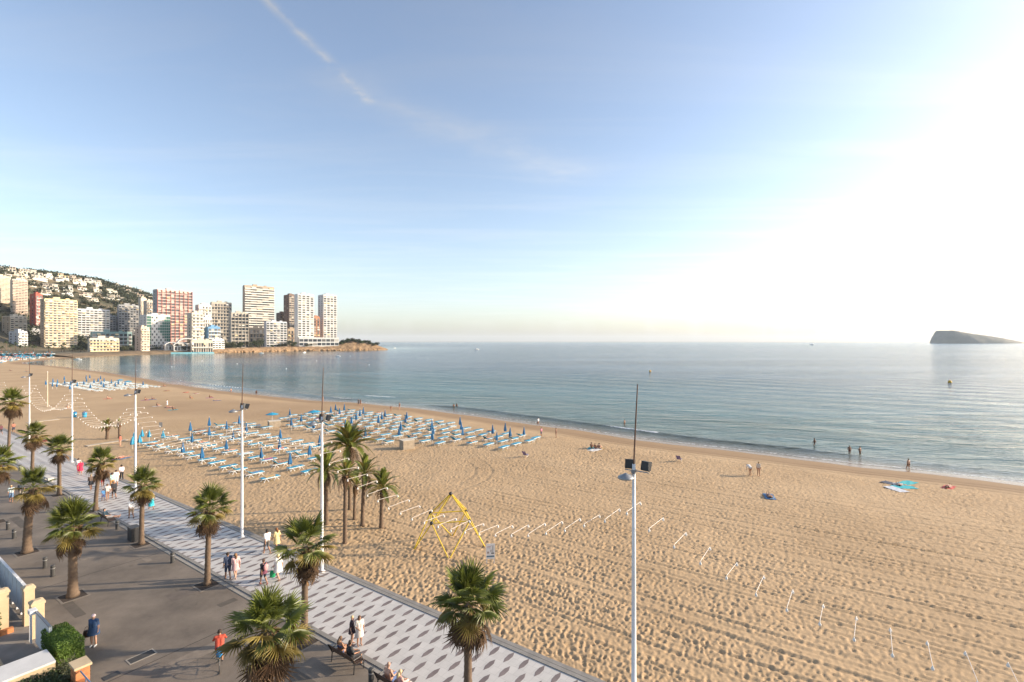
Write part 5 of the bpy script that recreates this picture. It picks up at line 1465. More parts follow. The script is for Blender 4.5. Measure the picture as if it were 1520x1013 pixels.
# dark litter bin by the kerb
t = thing('litter_bin', 'large dark square litter bin standing by the kerb', 'bin', G(199, 802), PROM_YAW)
MB().span((-.42, -.3, 0), (.42, .3, 1.0)).build('body', M_black, t); MB().span((-.45, -.33, 1.0), (.45, .33, 1.06)).build('lid', M_boll, t); MB().span((-.25, -.306, .72), (.25, -.3005, .88)).build('slot', M_dark, t)
# pale stone benches
M_stone = mat('pale_stone', (0.56, 0.52, 0.46), 0.8, var=0.15, scale=2)
for lab, px, py, L in (('long pale stone bench near the second palm from the left', 72, 712, 1.9), ('short pale stone block at the foot of the palm before the post', 85.5, 726, .9)):
    t = thing('stone_bench', lab, 'bench', G(px, py+2), PROM_YAW, 'stone seats')
    MB().span((-L/2, -.25, .3), (L/2, .25, .46)).build('seat', M_stone, t)
    for x in (-L/2+.2, L/2-.2): MB().span((x-.15, -.2, -.02), (x+.15, .2, .3)).build('foot', M_stone, t)
# drain grates in the asphalt
def grate(label, px, py, w, l, n, m):
    t = thing('drain_grate', label, 'grate', G(px, py, .0), PROM_YAW)
    MB().span((-w/2+.03, -l/2+.03, -.01), (w/2-.03, l/2-.03, .004)).build('pit', M_dark, t)
    for a, b_ in (((-w/2, -l/2), (w/2, -l/2+.06)), ((-w/2, l/2-.06), (w/2, l/2)), ((-w/2, -l/2+.06), (-w/2+.06, l/2-.06)), ((w/2-.06, -l/2+.06), (w/2, l/2-.06))): MB().span((a[0], a[1], -.01), (b_[0], b_[1], .014)).build('rim', m, t)
    me = MB().span((-.012, -l/2+.06, .0), (.012, l/2-.06, .012)).mesh('bar', M_boll)
    for k in range(n): obj('bar', me, t, (-w/2+.06+(k+.5)*(w-.12)/n, 0, 0))
grate('large rectangular drain grate with pale rim in the asphalt', 210, 975, .62, 1.15, 8, M_kerb2)
grate('smaller plain drain cover below the large grate', 165, 1003.5, .38, .62, 10, M_boll)

# ================================================================== THE GARDENS AT THE LEFT
M_wallc = mat('cream_render', (0.50, 0.385, 0.24), 0.8, var=0.12, scale=1.5, bump=.3, bscale=20)
M_cap = mat('pale_coping', (0.58, 0.56, 0.53), 0.7, var=0.08, scale=1.5)
M_gate = mat('white_gate_paint', (0.68, 0.67, 0.66), 0.5, var=0.06)
M_orange = mat('orange_brick', (0.50, 0.19, 0.07), 0.8, var=0.25, scale=5, rnd=.2)
M_drive = mat('drive_concrete', (0.23, 0.20, 0.17), 0.85, var=0.2, scale=1.0)
GY = PROM_YAW+math.pi     # local x towards the camera end (-s), local y towards the sea (+n)
def gthing(nm, lab, cat, s, n, z=0, group=None): return thing(nm, lab, cat, P(s, n, z), GY, group)
slab('garden_ground', 18, 62, -30, 7.15, 0.0, 0.03, M_drive)
# white solid fence along the esplanade beyond the pillars
t = gthing('garden_fence', 'white panelled garden fence running up the left edge', 'fence', 43.0, 7.3)
for k in range(10): MB().span((-5.0+k*1.0+.01, -.03, .15), (-5.0+(k+1)*1.0-.01, .03, 1.75)).build('panel', M_gate, t)
for k in range(11): MB().span((-5.05+k*1.0, -.06, 0), (-4.95+k*1.0, .06, 1.85)).build('post', M_gate, t)
MB().span((-5.05, -.07, 1.75), (5.05, .07, 1.83)).build('rail', M_gate, t)
def pillar(lab, s, n, w, h, m):
    t = gthing('garden_pillar', lab, 'pillar', s, n, 0, 'garden gate pillars')
    MB().span((-w/2, -w/2, -.05), (w/2, w/2, h)).build('shaft', m, t)
    b = MB(); q = w/2+.04
    b.rings([[Vector((-q, -q, h)), Vector((q, -q, h)), Vector((q, q, h)), Vector((-q, q, h))], [Vector((-q, -q, h+.1)), Vector((q, -q, h+.1)), Vector((q, q, h+.1)), Vector((-q, q, h+.1))], [Vector((-q*.5, -q*.5, h+.2)), Vector((q*.5, -q*.5, h+.2)), Vector((q*.5, q*.5, h+.2)), Vector((-q*.5, q*.5, h+.2))]])
    b.build('cap', m, t)
pillar('near cream gate pillar with rounded cap, beside the white gate', 35.4, 7.2, .50, 1.75, M_wallc)
pillar('slim cream gate pillar behind the near one', 37.3, 7.25, .42, 1.95, M_wallc)
pillar('cream pillar carrying the end of the white fence', 37.9, 6.3, .5, 1.95, M_wallc)
# side fence bars between the two cream pillars
t = gthing('garden_gate', 'white solid double gate folded open beside the cream pillar', 'gate', 33.4, 7.0)
MB().span((-1.1, -.04, .1), (1.25, .04, 1.65)).build('gate_leaf', M_gate, t)
for x in (-1.1, -.3, .5, 1.2): MB().span((x, .041, .1), (x+.06, .08, 1.65)).build('rib', M_gate, t)
MB().span((-1.12, -.05, 1.65), (1.27, .05, 1.71)).build('top_rail', M_steel, t)
MB().span((-1.55, -.25, 1.55), (-1.12, .05, 1.75)).build('bracket', M_gate, t)
for k in range(4): MB().span((-1.5+k*.1, -.2, .1), (-1.46+k*.1, -.15, 1.6)).build('bar', M_gate, t)
# wide low wall with pale coping, running inland
t = gthing('garden_wall', 'thick low cream wall with broad pale coping at the bottom left', 'wall', 30.2, 6.6)
MB().span((-.55, -14, -.05), (.75, 0, 1.18)).build('wall', M_wallc, t)
for k in range(7): MB().span((-.62, -14+2*k+.006, 1.18), (.82, -12+2*k-.006, 1.27)).build('coping_slab', M_cap, t)
# steps and planting bed inside
t = gthing('brick_edging', 'low brick-edged kerb round the garden bed at the left', 'edging', 37.0, 4.2)
for k in range(16): MB().span((-.12, -5.6+k*.5+.01, 0.0), (.12, -5.6+(k+1)*.5-.01, .28)).build('brick', M_orange, t)
t = gthing('garden_steps', 'worn pale garden step below the brick edging', 'steps', 33.9, 2.2)
MB().span((-.7, -6, .0), (.9, 3.4, .18)).build('tread', M_wallc, t); MB().span((-.1, -6, .18), (.9, 3.2, .34)).build('tread', M_wallc, t)
# orange brick pier
t = gthing('brick_pier', 'orange brick pier with stone cap at the garden corner', 'pier', 27.6, 7.0)
for k in range(18):
    z = k*.085
    for q, (x0, x1) in enumerate(((-.34, -.005), (.005, .34)) if k % 2 else ((-.34, -.175), (-.165, .165), (.175, .34))):
        MB().span((x0, -.24, z), (x1, .24, z+.075)).build('brick', M_orange, t)
MB().span((-.33, -.23, 0), (.33, .23, 1.52)).build('mortar_core', mat('mortar', (.3, .24, .2), .9, var=.2), t)
MB().span((-.40, -.30, 1.535), (.40, .30, 1.63)).build('cap', M_wallc, t)
t = gthing('brick_wall', 'orange brick garden wall with blue rail running off the bottom', 'wall', 24.0, 6.9)
for k in range(14):
    for j in range(12):
        x = -3.2+j*.54+(.27 if k % 2 else 0)
        MB().span((x, -.12, k*.085), (x+.53, .12, k*.085+.075)).build('brick', M_orange, t)
MB().tube((-3.2, 0, 1.45), (3.3, 0, 1.45), .03, .03, 8).build('rail', flat((.12, .2, .3), .5), t)
for x in (-2.5, -.5, 1.5): MB().tube((x, 0, 1.1), (x, 0, 1.45), .02, .02, 6).build('rail_post', flat((.12, .2, .3), .5), t)
# hedges
def hedge(label, s0, s1, n0, n1, h, k, seed, dens=420, nm='hedge', size=.055, fuzz=.07):
    rng = random.Random(seed)
    t = gthing(nm, label, 'hedge', (s0+s1)/2, (n0+n1)/2, 0, 'garden hedges')
    lx, ly = (s1-s0)/2, (n1-n0)/2
    core = MB().span((-lx+.1, -ly+.1, -.02), (lx-.1, ly-.1, h-.1)).build('inner_twigs', M_leaf[k], t)
    b = MB(); area = 4*lx*ly+4*(lx+ly)*h
    for _ in range(int(area*dens)):
        f = rng.random()*area
        if f < 4*lx*ly: p = Vector((rng.uniform(-lx, lx), rng.uniform(-ly, ly), h)); nr = Vector((0, 0, 1))
        elif f < 4*lx*ly+4*lx*h:
            sg = rng.choice((-1, 1)); p = Vector((rng.uniform(-lx, lx), sg*ly, rng.uniform(0, h))); nr = Vector((0, sg, 0))
        else:
            sg = rng.choice((-1, 1)); p = Vector((sg*lx, rng.uniform(-ly, ly), rng.uniform(0, h))); nr = Vector((sg, 0, 0))
        bump = .06*(vnoise(np.array([p.x*2.3+seed]), np.array([p.y*2.3+p.z*1.9]), 3)[0]-.5)*2
        p = p+nr*(bump+rng.uniform(-fuzz, fuzz))
        a = (nr*.6+Vector((rng.gauss(0, 1), rng.gauss(0, 1), rng.gauss(0, 1)+.3))).normalized(); q = a.cross(Vector((rng.gauss(0, 1), rng.gauss(0, 1), rng.gauss(0, 1)))).normalized(); s_ = size*rng.uniform(.6, 1.4)
        b.add([p-a*s_*.3, p+q*s_*.45+a*s_*.4, p+a*s_*1.3, p-q*s_*.45+a*s_*.4], [(0, 1, 2, 3)])
    b.build('leaves', M_leaf[k], t)
hedge('clipped bright green hedge cube beside the woman in the blue dress', 30.1, 32.7, 6.85, 7.75, 1.40, 'fresh', 5, 800, size=.05, fuzz=.04)
hedge('low loose green hedge at the bottom edge behind the brick pier', 25.5, 29.3, 5.2, 6.5, .9, 'mid', 6, 330, size=.075, fuzz=.16)
hedge('ragged reddish shrub between the clipped hedge and the brick pier', 28.2, 29.6, 6.6, 7.3, .95, 'olive', 7, 260, 'shrub', .07, .2)
hedge('dark green hedge inside the left garden bed', 37.3, 40.5, 1.0, 6.0, 1.05, 'mid', 8, 260, size=.075, fuzz=.15)
hedge('dark hedge higher up at the left edge behind the fence', 41.5, 47, 1.0, 5.8, 1.3, 'mid', 9, 200, size=.085, fuzz=.18)

# ================================================================== PEOPLE
def capsule(b, p0, p1, r0, r1, n=9):
    p0 = Vector(p0); p1 = Vector(p1); d = p1-p0; L = d.length
    t = d.normalized() if L > 1e-5 else Vector((0, 0, 1))
    up = Vector((0, 0, 1)) if abs(t.z) < .9 else Vector((1, 0, 0))
    a = t.cross(up).normalized(); c = a.cross(t); rs = []
    for k in range(-3, 1):
        an = k/3*math.pi/2*.98; rs.append([p0+t*(r0*math.sin(an))+(a*math.cos(2*math.pi*j/n)+c*math.sin(2*math.pi*j/n))*r0*max(math.cos(an), .05) for j in range(n)])
    for k in range(0, 4):
        an = k/3*math.pi/2*.98; rs.append([p1+t*(r1*math.sin(an))+(a*math.cos(2*math.pi*j/n)+c*math.sin(2*math.pi*j/n))*r1*max(math.cos(an), .05) for j in range(n)])
    b.rings(rs)
def pose_joints(pose):
    """joints of a 1.70 m figure facing +y"""
    J = dict(pel=(0, 0, .96), che=(0, 0, 1.27), nk=(0, .0, 1.46), hd=(0, .015, 1.585),
             hL=(-.09, 0, .92), hR=(.09, 0, .92), kL=(-.10, .02, .50), kR=(.10, .02, .50), aL=(-.10, -.02, .09), aR=(.10, -.02, .09),
             sL=(-.175, 0, 1.39), sR=(.175, 0, 1.39), eL=(-.23, -.03, 1.11), eR=(.23, -.03, 1.11), wL=(-.25, .04, .87), wR=(.25, .04, .87))
    tl = tr = (0, .15, -.05)
    if pose == 'walk':
        J.update(kL=(-.09, .17, .52), aL=(-.09, .24, .10), kR=(.09, .01, .50), aR=(.09, -.27, .16), eL=(-.22, -.14, 1.13), wL=(-.21, -.15, .88), eR=(.22, .06, 1.12), wR=(.21, .22, .93)); tr = (0, .12, -.12); tl = (0, .15, -.03)
    elif pose == 'walk2':
        J.update(kR=(.09, .15, .52), aR=(.09, .20, .10), kL=(-.09, .0, .50), aL=(-.09, -.24, .15), eR=(.22, -.12, 1.13), wR=(.21, -.12, .88), eL=(-.22, .05, 1.12), wL=(-.21, .20, .93)); tl = (0, .12, -.12); tr = (0, .15, -.03)
    elif pose == 'hips':
        J.update(eL=(-.36, -.06, 1.18), wL=(-.20, .05, 1.02), eR=(.36, -.06, 1.18), wR=(.20, .05, 1.02))
    elif pose == 'hold':
        J.update(eR=(.24, .02, 1.12), wR=(.14, .22, 1.05), eL=(-.24, -.02, 1.12), wL=(-.25, .04, .88))
    elif pose == 'hug':
        J.update(eR=(.34, .04, 1.22), wR=(.44, .02, 1.30), kL=(-.09, .1, .51), aL=(-.09, .14, .09), kR=(.09, .0, .5), aR=(.09, -.18, .13)); tr = (0, .13, -.1)
    elif pose == 'sit':
        J.update(pel=(0, 0, .56), che=(0, -.06, .86), nk=(0, -.07, 1.05), hd=(0, -.04, 1.175), hL=(-.09, .02, .52), hR=(.09, .02, .52), kL=(-.12, .43, .53), kR=(.12, .43, .53), aL=(-.12, .48, .09), aR=(.13, .44, .09),
                 sL=(-.175, -.07, .98), sR=(.175, -.07, .98), eL=(-.25, .02, .74), eR=(.25, .02, .74), wL=(-.15, .26, .66), wR=(.15, .26, .66))
    elif pose == 'lounge':
        J.update(pel=(0, 0, .56), che=(0, -.14, .84), nk=(0, -.2, 1.02), hd=(0, -.2, 1.14), hL=(-.09, .02, .52), hR=(.09, .02, .52), kL=(-.10, .46, .53), kR=(.10, .46, .53), aL=(-.10, .88, .50), aR=(.10, .88, .46),
                 sL=(-.175, -.18, .95), sR=(.175, -.18, .95), eL=(-.26, -.06, .72), eR=(.26, -.06, .72), wL=(-.12, .16, .66), wR=(.12, .16, .66)); tl = tr = (0, .05, .16)
    elif pose == 'ground':
        J.update(pel=(0, 0, .14), che=(0, -.10, .44), nk=(0, -.10, .63), hd=(0, -.06, .755), hL=(-.09, .02, .11), hR=(.09, .02, .11), kL=(-.12, .36, .40), kR=(.12, .36, .40), aL=(-.12, .60, .06), aR=(.12, .60, .06),
                 sL=(-.175, -.10, .56), sR=(.175, -.10, .56), eL=(-.24, -.02, .32), eR=(.24, -.02, .32), wL=(-.16, .24, .36), wR=(.16, .24, .36))
    elif pose == 'lie':
        J = {k: (v[0], v[2]-.9, .11+.5*v[1]) for k, v in J.items()}; tl = tr = (0, -.02, .14)
        J.update(nk=(0, .56, .12), hd=(0, .69, .13))
    elif pose == 'bend':
        J.update(pel=(0, -.08, .92), che=(0, .18, 1.12), nk=(0, .36, 1.16), hd=(0, .48, 1.13), hL=(-.09, -.08, .9), hR=(.09, -.08, .9), sL=(-.17, .31, 1.15), sR=(.17, .31, 1.15), eL=(-.19, .36, .88), eR=(.19, .36, .88), wL=(-.15, .42, .66), wR=(.15, .42, .66))
    elif pose == 'ride':
        J.update(pel=(0, -.15, .98), che=(0, .05, 1.25), nk=(0, .14, 1.42), hd=(0, .20, 1.535), hL=(-.09, -.13, .95), hR=(.09, -.13, .95), kL=(-.10, .22, .86), kR=(.10, .18, .66), aL=(-.11, .08, .50), aR=(.11, .06, .26),
                 sL=(-.175, .12, 1.36), sR=(.175, .12, 1.36), eL=(-.26, .30, 1.16), eR=(.26, .30, 1.16), wL=(-.24, .50, 1.06), wR=(.24, .50, 1.06))
    return {k: Vector(v) for k, v in J.items()}, Vector(tl), Vector(tr)
def bones(pose, fat=1.0):
    J, tl, tr = pose_joints(pose)
    tw = (J['sR']-J['sL']).normalized()
    B_ = []
    for sg, h in ((-1, 'hL'), (1, 'hR')):
        B_.append(('pelvis', J['pel']+tw*sg*.055, J['hL' if sg < 0 else 'hR'], .115*fat, .10*fat))
        B_.append(('torso', J['pel']+tw*sg*.06, J['che']+tw*sg*.075, .112*fat, .112*fat))
    B_.append(('torso', J['che'], (J['sL']+J['sR'])/2, .10*fat, .085))
    B_.append(('torso', J['sL'], J['sR'], .066, .066))
    B_.append(('neck', (J['sL']+J['sR'])/2, J['nk']+(J['hd']-J['nk'])*.4, .056, .05))
    hv = (J['hd']-J['nk']).normalized()
    fw = tw.cross(hv)*-1
    if fw.y < 0 and pose != 'lie': fw = -fw
    if pose == 'lie': fw = Vector((0, 0, 1))
    B_.append(('head', J['hd']-hv*.035+fw*.01, J['hd']+hv*.03-fw*.005, .074, .089))
    B_.append(('head', J['hd']-hv*.02+fw*.085, J['hd']-hv*.0+fw*.078, .014, .010))
    for sg in (-1, 1): B_.append(('head', J['hd']+tw*sg*.082-hv*.02, J['hd']+tw*sg*.084+hv*.015, .014, .016))
    for q, toe in (('L', tl), ('R', tr)):
        B_.append(('thigh', J['h'+q], J['k'+q], .088*fat, .058)); B_.append(('calf', J['k'+q], (J['k'+q]*2+J['a'+q])/3, .056, .06)); B_.append(('calf', (J['k'+q]*2+J['a'+q])/3, J['a'+q], .06, .036))
        B_.append(('foot', J['a'+q]+Vector((0, 0, -.03))-toe*.15, J['a'+q]+toe+Vector((0, 0, -.01)), .040, .030))
        B_.append(('uarm', J['s'+q], J['e'+q], .050*fat**.5, .040)); B_.append(('farm', J['e'+q], J['w'+q], .040, .027))
        dv = (J['w'+q]-J['e'+q]).normalized(); B_.append(('hand', J['w'+q]+dv*.02, J['w'+q]+dv*.075, .026, .032))
    return B_, J, fw, hv, tw
pending = []       # bodies waiting for the remesh
tmp_objs = []
def request_body(key, pose, fat, voxel):
    B_, J, fw, hv, tw = bones(pose, fat)
    b = MB()
    for lab, p0, p1, r0, r1 in B_: capsule(b, p0, p1, r0, r1)
    me = b.mesh('tmp_body', [])
    o = bpy.data.objects.new('tmp_body', me); col.objects.link(o)
    m = o.modifiers.new('r', 'REMESH'); m.mode = 'VOXEL'; m.voxel_size = voxel
    m2 = o.modifiers.new('s', 'SMOOTH'); m2.factor = .5; m2.iterations = 3
    pending.append((key, o, B_, J, fw, hv, tw))
BODY = {}
POSES = ['stand', 'walk', 'walk2', 'hips', 'hold', 'hug', 'sit', 'lounge', 'ground', 'lie', 'bend', 'ride']
for ps in POSES:
    request_body((ps, 1), ps, 1.0, .021)
for ps in ('stand', 'walk', 'sit', 'walk2'): request_body((ps, 2), ps, 1.22, .022)
bpy.context.view_layer.update()
dg = bpy.context.evaluated_depsgraph_get()
for key, o, B_, J, fw, hv, tw in pending:
    me = bpy.data.meshes.new_from_object(o.evaluated_get(dg))
    n = len(me.vertices); co = np.empty(n*3, np.float32); me.vertices.foreach_get('co', co); co = co.reshape(-1, 3)
    no = np.empty(n*3, np.float32); me.vertices.foreach_get('normal', no); no = no.reshape(-1, 3)
    best = np.full(n, 1e9); lab = np.zeros(n, int); names = []
    for i, (lb, p0, p1, r0, r1) in enumerate(B_):
        names.append(lb); a = np.array(p0); d = np.array(p1)-a; L = max(float(d@d), 1e-9)
        t = np.clip(((co-a)@d)/L, 0, 1); q = np.linalg.norm(co-a-t[:, None]*d, axis=1)-(r0+(r1-r0)*t)
        m = q < best; best[m] = q[m]; lab[m] = i
    vl = np.array(names)[lab]
    faces = [tuple(p.vertices) for p in me.polygons]
    BODY[key] = dict(co=co, no=no, lab=vl, faces=faces, J=J, fw=np.array(fw), hv=np.array(hv), tw=np.array(tw))
    bpy.data.meshes.remove(me)
for key, o, *_ in pending:
    me = o.data; bpy.data.objects.remove(o); bpy.data.meshes.remove(me)
SKIN = {k: mat('skin_'+k, c, .55, var=.06, scale=8) for k, c in {'fair': (.50, .29, .20), 'tan': (.36, .185, .11), 'brown': (.24, .11, .06)}.items()}
M_eye = mat('eye_dark', (.02, .015, .012), .3, var=.1)
_bm = {}
def body_mesh(key, skin):
    if (key, skin) in _bm: return _bm[key, skin]
    D_ = BODY[key]; J = D_['J']; b = MB()
    b.add([tuple(c) for c in D_['co']], D_['faces'], 0)
    fw, hv, tw = Vector(D_['fw']), Vector(D_['hv']), Vector(D_['tw'])
    # five fingers a hand, of unequal length and slightly curled
    for q, sg in (('L', -1), ('R', 1)):
        dv = (J['w'+q]-J['e'+q]).normalized(); root = J['w'+q]+dv*.085
        f = fw-dv*fw.dot(dv)
        f = f.normalized() if f.length > .2 else Vector((0, 0, 1)); side = dv.cross(f).normalized()
        for k, L in enumerate((.055, .068, .072, .06)):
            p0 = root+f*(-.026+.017*k)+dv*.01; p1 = p0+dv*L*.55-side*sg*.004; p2 = p1+dv*L*.42-side*sg*.018
            b.path([p0-dv*.02, p1, p2], [.0085, .008, .006], 5, 0)
        p0 = J['w'+q]+dv*.04+f*.03; b.path([p0, p0+f*.022+dv*.03, p0+f*.026+dv*.058], [.010, .009, .007], 5, 0)
    for sg in (-1, 1): b.ball(J['hd']+tw*sg*.031+fw*.073+hv*.0, .011, 6, 4, 1)
    b.span(*[tuple(J['hd']+fw*.076-hv*.042+Vector((dx, dx*.1, dx*.2))) for dx in (-.012, .012)], 1)
    _bm[key, skin] = b.mesh('body', [SKIN[skin], M_eye], True)
    return _bm[key, skin]
_gm = {}
def garment(key, labs, off, cond, name):
    k_ = (key, labs, off, name)
    if k_ in _gm: return _gm[k_]
    D_ = BODY[key]; co = D_['co']; ok = np.isin(D_['lab'], labs)
    if cond is not None: ok = ok & cond(D_)
    fs = [f for f in D_['faces'] if sum(ok[v] for v in f) >= len(f)-1]
    used = sorted({v for f in fs for v in f}); mp = {v: i for i, v in enumerate(used)}
    b = MB(); b.add([tuple(co[v]+D_['no'][v]*off) for v in used], [tuple(mp[v] for v in f) for f in fs])
    me = b.mesh(name, [flat((.5, .5, .5))], True); _gm[k_] = me
    return me
def c_hair(D_):
    rel = D_['co']-np.array(D_['J']['hd'])
    return ((rel@D_['hv'] > .035) | ((rel@D_['fw'] < .005) & (rel@D_['hv'] > -.055)))
def c_cap(D_): return (D_['co']-np.array(D_['J']['hd']))@D_['hv'] > .03
def c_long(D_):
    rel = D_['co']-np.array(D_['J']['hd']); return ((rel@D_['hv'] > .035) | (rel@D_['fw'] < .01))
def c_short_sleeve(D_):
    return np.ones(len(D_['co']), bool)
def c_swim(D_):
    J = D_['J']; ax = np.array(J['che']-J['pel']); ax = ax/np.linalg.norm(ax)
    return (D_['co']-np.array(J['pel']))@ax < .06
def c_bra(D_):
    J = D_['J']; ax = np.array(J['che']-J['pel']); ax = ax/np.linalg.norm(ax); h = (D_['co']-np.array(J['che']))@ax
    return (h < .06) & (h > -.06)
def wear(t, key, name, labs, color, off, cond=None, tagk=''):
    me = garment(key, labs, off, cond, name+tagk)
    o = obj(name, me, t)
    o.material_slots[0].link = 'OBJECT'; o.material_slots[0].material = flat(color)
    return o
def skirt_part(t, key, color, z0, z1, r0, r1, name='skirt'):
    b = MB(); n = 14; rs = []
    for k in range(6):
        u = k/5; z = z0+(z1-z0)*u; r = r0+(r1-r0)*u
        rs.append([Vector((r*1.05*math.cos(2*math.pi*j/n)*(1+.05*math.sin(j*3+k)*u), r*.85*math.sin(2*math.pi*j/n)*(1+.05*math.cos(j*2)*u), z)) for j in range(n)])
    b.rings(rs, cap=False)
    o = b.build(name, flat(color), t, True); return o
def person(label, loc, yaw, pose='stand', h=1.70, skin='tan', top=None, bottom=None, hair=(.05, .03, .02), fat=1, dress=None, shoes=None, hat=None, longhair=False, swim=None, bra=None, sleeves=False, trousers=False, group=None, skirt=None):
    key = (pose, fat) if (pose, fat) in BODY else (pose, 1)
    t = thing('person', label, 'person', loc, yaw, group); k = h/1.70; t.scale = (k, k, k)
    obj('body', body_mesh(key, skin), t)
    if hair: wear(t, key, 'hair', ('head',), hair, .014, c_long if longhair else c_hair, 'l' if longhair else '')
    if hair and longhair:
        J = BODY[key]['J']; fw, hv = Vector(BODY[key]['fw']), Vector(BODY[key]['hv']); hd = J['hd']
        MB().path([hd-fw*.05+hv*.02, hd-fw*.085-hv*.1, hd-fw*.10-hv*.24], [.07, .085, .03], 8).build('long_hair', flat(hair), t, True)
    if hat:
        wear(t, key, 'cap', ('head',), hat, .024, c_cap)
    if top: wear(t, key, 'shirt', ('torso', 'uarm') if not sleeves else ('torso', 'uarm', 'farm'), top, .014, None, 's' if sleeves else '')
    if bottom: wear(t, key, 'trousers' if trousers else 'shorts', ('pelvis', 'thigh', 'calf') if trousers else ('pelvis', 'thigh'), bottom, .017, None, 't' if trousers else '')
    if swim: wear(t, key, 'swimwear', ('pelvis', 'torso'), swim, .008, c_swim)
    if bra: wear(t, key, 'bikini_top', ('torso',), bra, .008, c_bra)
    if shoes: wear(t, key, 'shoes', ('foot',), shoes, .009)
    if dress:
        col_, z1 = dress
        wear(t, key, 'dress_top', ('torso', 'uarm', 'pelvis'), col_, .016)
        if pose not in ('sit', 'lounge', 'ground', 'lie', 'ride'): skirt_part(t, key, col_, 1.06, z1, .175*(1.15 if fat == 2 else 1), .25*(1.15 if fat == 2 else 1), 'dress_skirt')
    if skirt: skirt_part(t, key, skirt[0], 1.04, skirt[1], .17, .24)
    return t
PG = 'people on the promenade'
AW = PROM_YAW-math.pi/2       # walking away along the promenade (figure faces +y)
TO = AW+math.pi
W_, BK, NV = (.72, .70, .68), (.025, .025, .03), (.03, .045, .09)
FZ = .022
# woman in the blue dress on the open asphalt, facing the camera
wl = G(139, 959.5)
wb = person('woman in patterned blue dress and pale cap with a handbag', wl, math.pi+.1, 'stand', 1.62, 'fair', hair=(.5, .45, .4), fat=2, dress=((.035, .075, .16), .66), hat=(.6, .45, .45), shoes=(.7, .68, .65), group=PG)
M_bagb = mat('brown_leather', (.06, .03, .025), .55, var=.2)
def bag(label, base, m, w=.3, d=.14, h=.28, rz=0., strap=.35, cat='bag'):
    t = thing('hand_bag', label, cat, base, rz)
    rs = []
    for z, k in ((0, .8), (.03, .95), (h*.6, 1.0), (h*.95, .86), (h, .7)):
        rs.append([Vector((w/2*k*math.cos(2*math.pi*j/12), d/2*k*math.sin(2*math.pi*j/12), z)) for j in range(12)])
    MB().rings(rs).build('pouch', m, t, True)
    MB().path([(-w*.3, 0, h*.95), (-w*.2, 0, h+strap*.8), (0, 0, h+strap), (w*.2, 0, h+strap*.8), (w*.3, 0, h*.95)], .012, 5).build('handle', m, t)
bag('dark brown handbag hanging at the side of the woman in blue', wl+Vector((-.30, -.05, .50)), M_bagb, .34, .18, .34, .3, .18)
# embracing couple
g = G(341, 861); 
person('man in navy shirt and shorts hugging a woman on the promenade', Vector((g.x-.12, g.y, FZ)), AW-.15, 'hug', 1.76, 'tan', NV, NV, fat=1, shoes=(.1, .06, .05), group=PG)
person('woman in pale pink dress hugged by the man in navy', Vector((g.x+.33, g.y+.10, FZ)), AW-.1, 'walk2', 1.66, 'fair', hair=(.25, .13, .06), dress=((.62, .38, .36), .62), longhair=True, group=PG)
g = G(391.5, 869)
person('woman in dark top and plum skirt carrying a pink backpack', Vector((g.x, g.y, FZ)), AW, 'walk', 1.64, 'tan', BK, (.02, .02, .03), hair=(.09, .05, .035), skirt=((.13, .03, .06), .78), shoes=(.35, .07, .06), fat=2, group=PG)
t = thing('backpack', 'pink backpack on the back of the dark-dressed woman', 'backpack', Vector((g.x, g.y, FZ+1.02))-Vector((-math.sin(AW), math.cos(AW), 0))*.25, AW)
MB().ball((0, 0, .17), (.15, .085, .22), 10, 6).build('sack', flat((.62, .28, .27)), t, True)
for x in (-.1, .1): MB().path([(x, .05, .36), (x, .16, .40), (x, .24, .34)], .02, 5).build('strap', flat((.62, .28, .27)), t)
g = G(413, 862)
person('woman in white dress and straw hat walking with a green bag', Vector((g.x, g.y, FZ)), AW+.1, 'walk2', 1.68, 'fair', hair=(.5, .4, .2), dress=((.68, .67, .63), .60), hat=(.6, .5, .3), shoes=(.5, .3, .2), fat=2, group=PG)
bag('bright green shopping bag beside the woman in white', Vector((g.x-.38, g.y+.02, FZ+.18)), flat((.01, .30, .12), .5), .34, .2, .42, .4, .26)
g = G(396.5, 823)
person('man in white shirt and grey shorts near the sand edge', Vector((g.x, g.y, FZ)), AW, 'walk', 1.78, 'tan', W_, (.12, .11, .10), shoes=(.5, .3, .2), hair=(.02, .015, .01), group=PG)
g = G(411, 818)
person('woman in yellow dress walking beside the man in white', Vector((g.x, g.y, FZ)), AW+.2, 'walk2', 1.68, 'tan', hair=(.22, .09, .03), dress=((.66, .52, .25), .55), longhair=True, group=PG)
g = G(224.5, 757)
person('woman in turquoise skirt walking beyond the kerb palm', Vector((g.x, g.y, FZ)), AW, 'walk', 1.66, 'tan', (.55, .42, .35), None, hair=(.2, .1, .05), skirt=((.03, .50, .58), .35), longhair=True, shoes=(.3, .2, .15), group=PG)
g = G(195, 770.5)
person('man in white shirt and tan trousers walking alone up the promenade', Vector((g.x, g.y, FZ)), AW, 'walk', 1.72, 'tan', W_, (.42, .29, .18), hair=(.3, .2, .15), shoes=(.08, .07, .07), group=PG, fat=2)
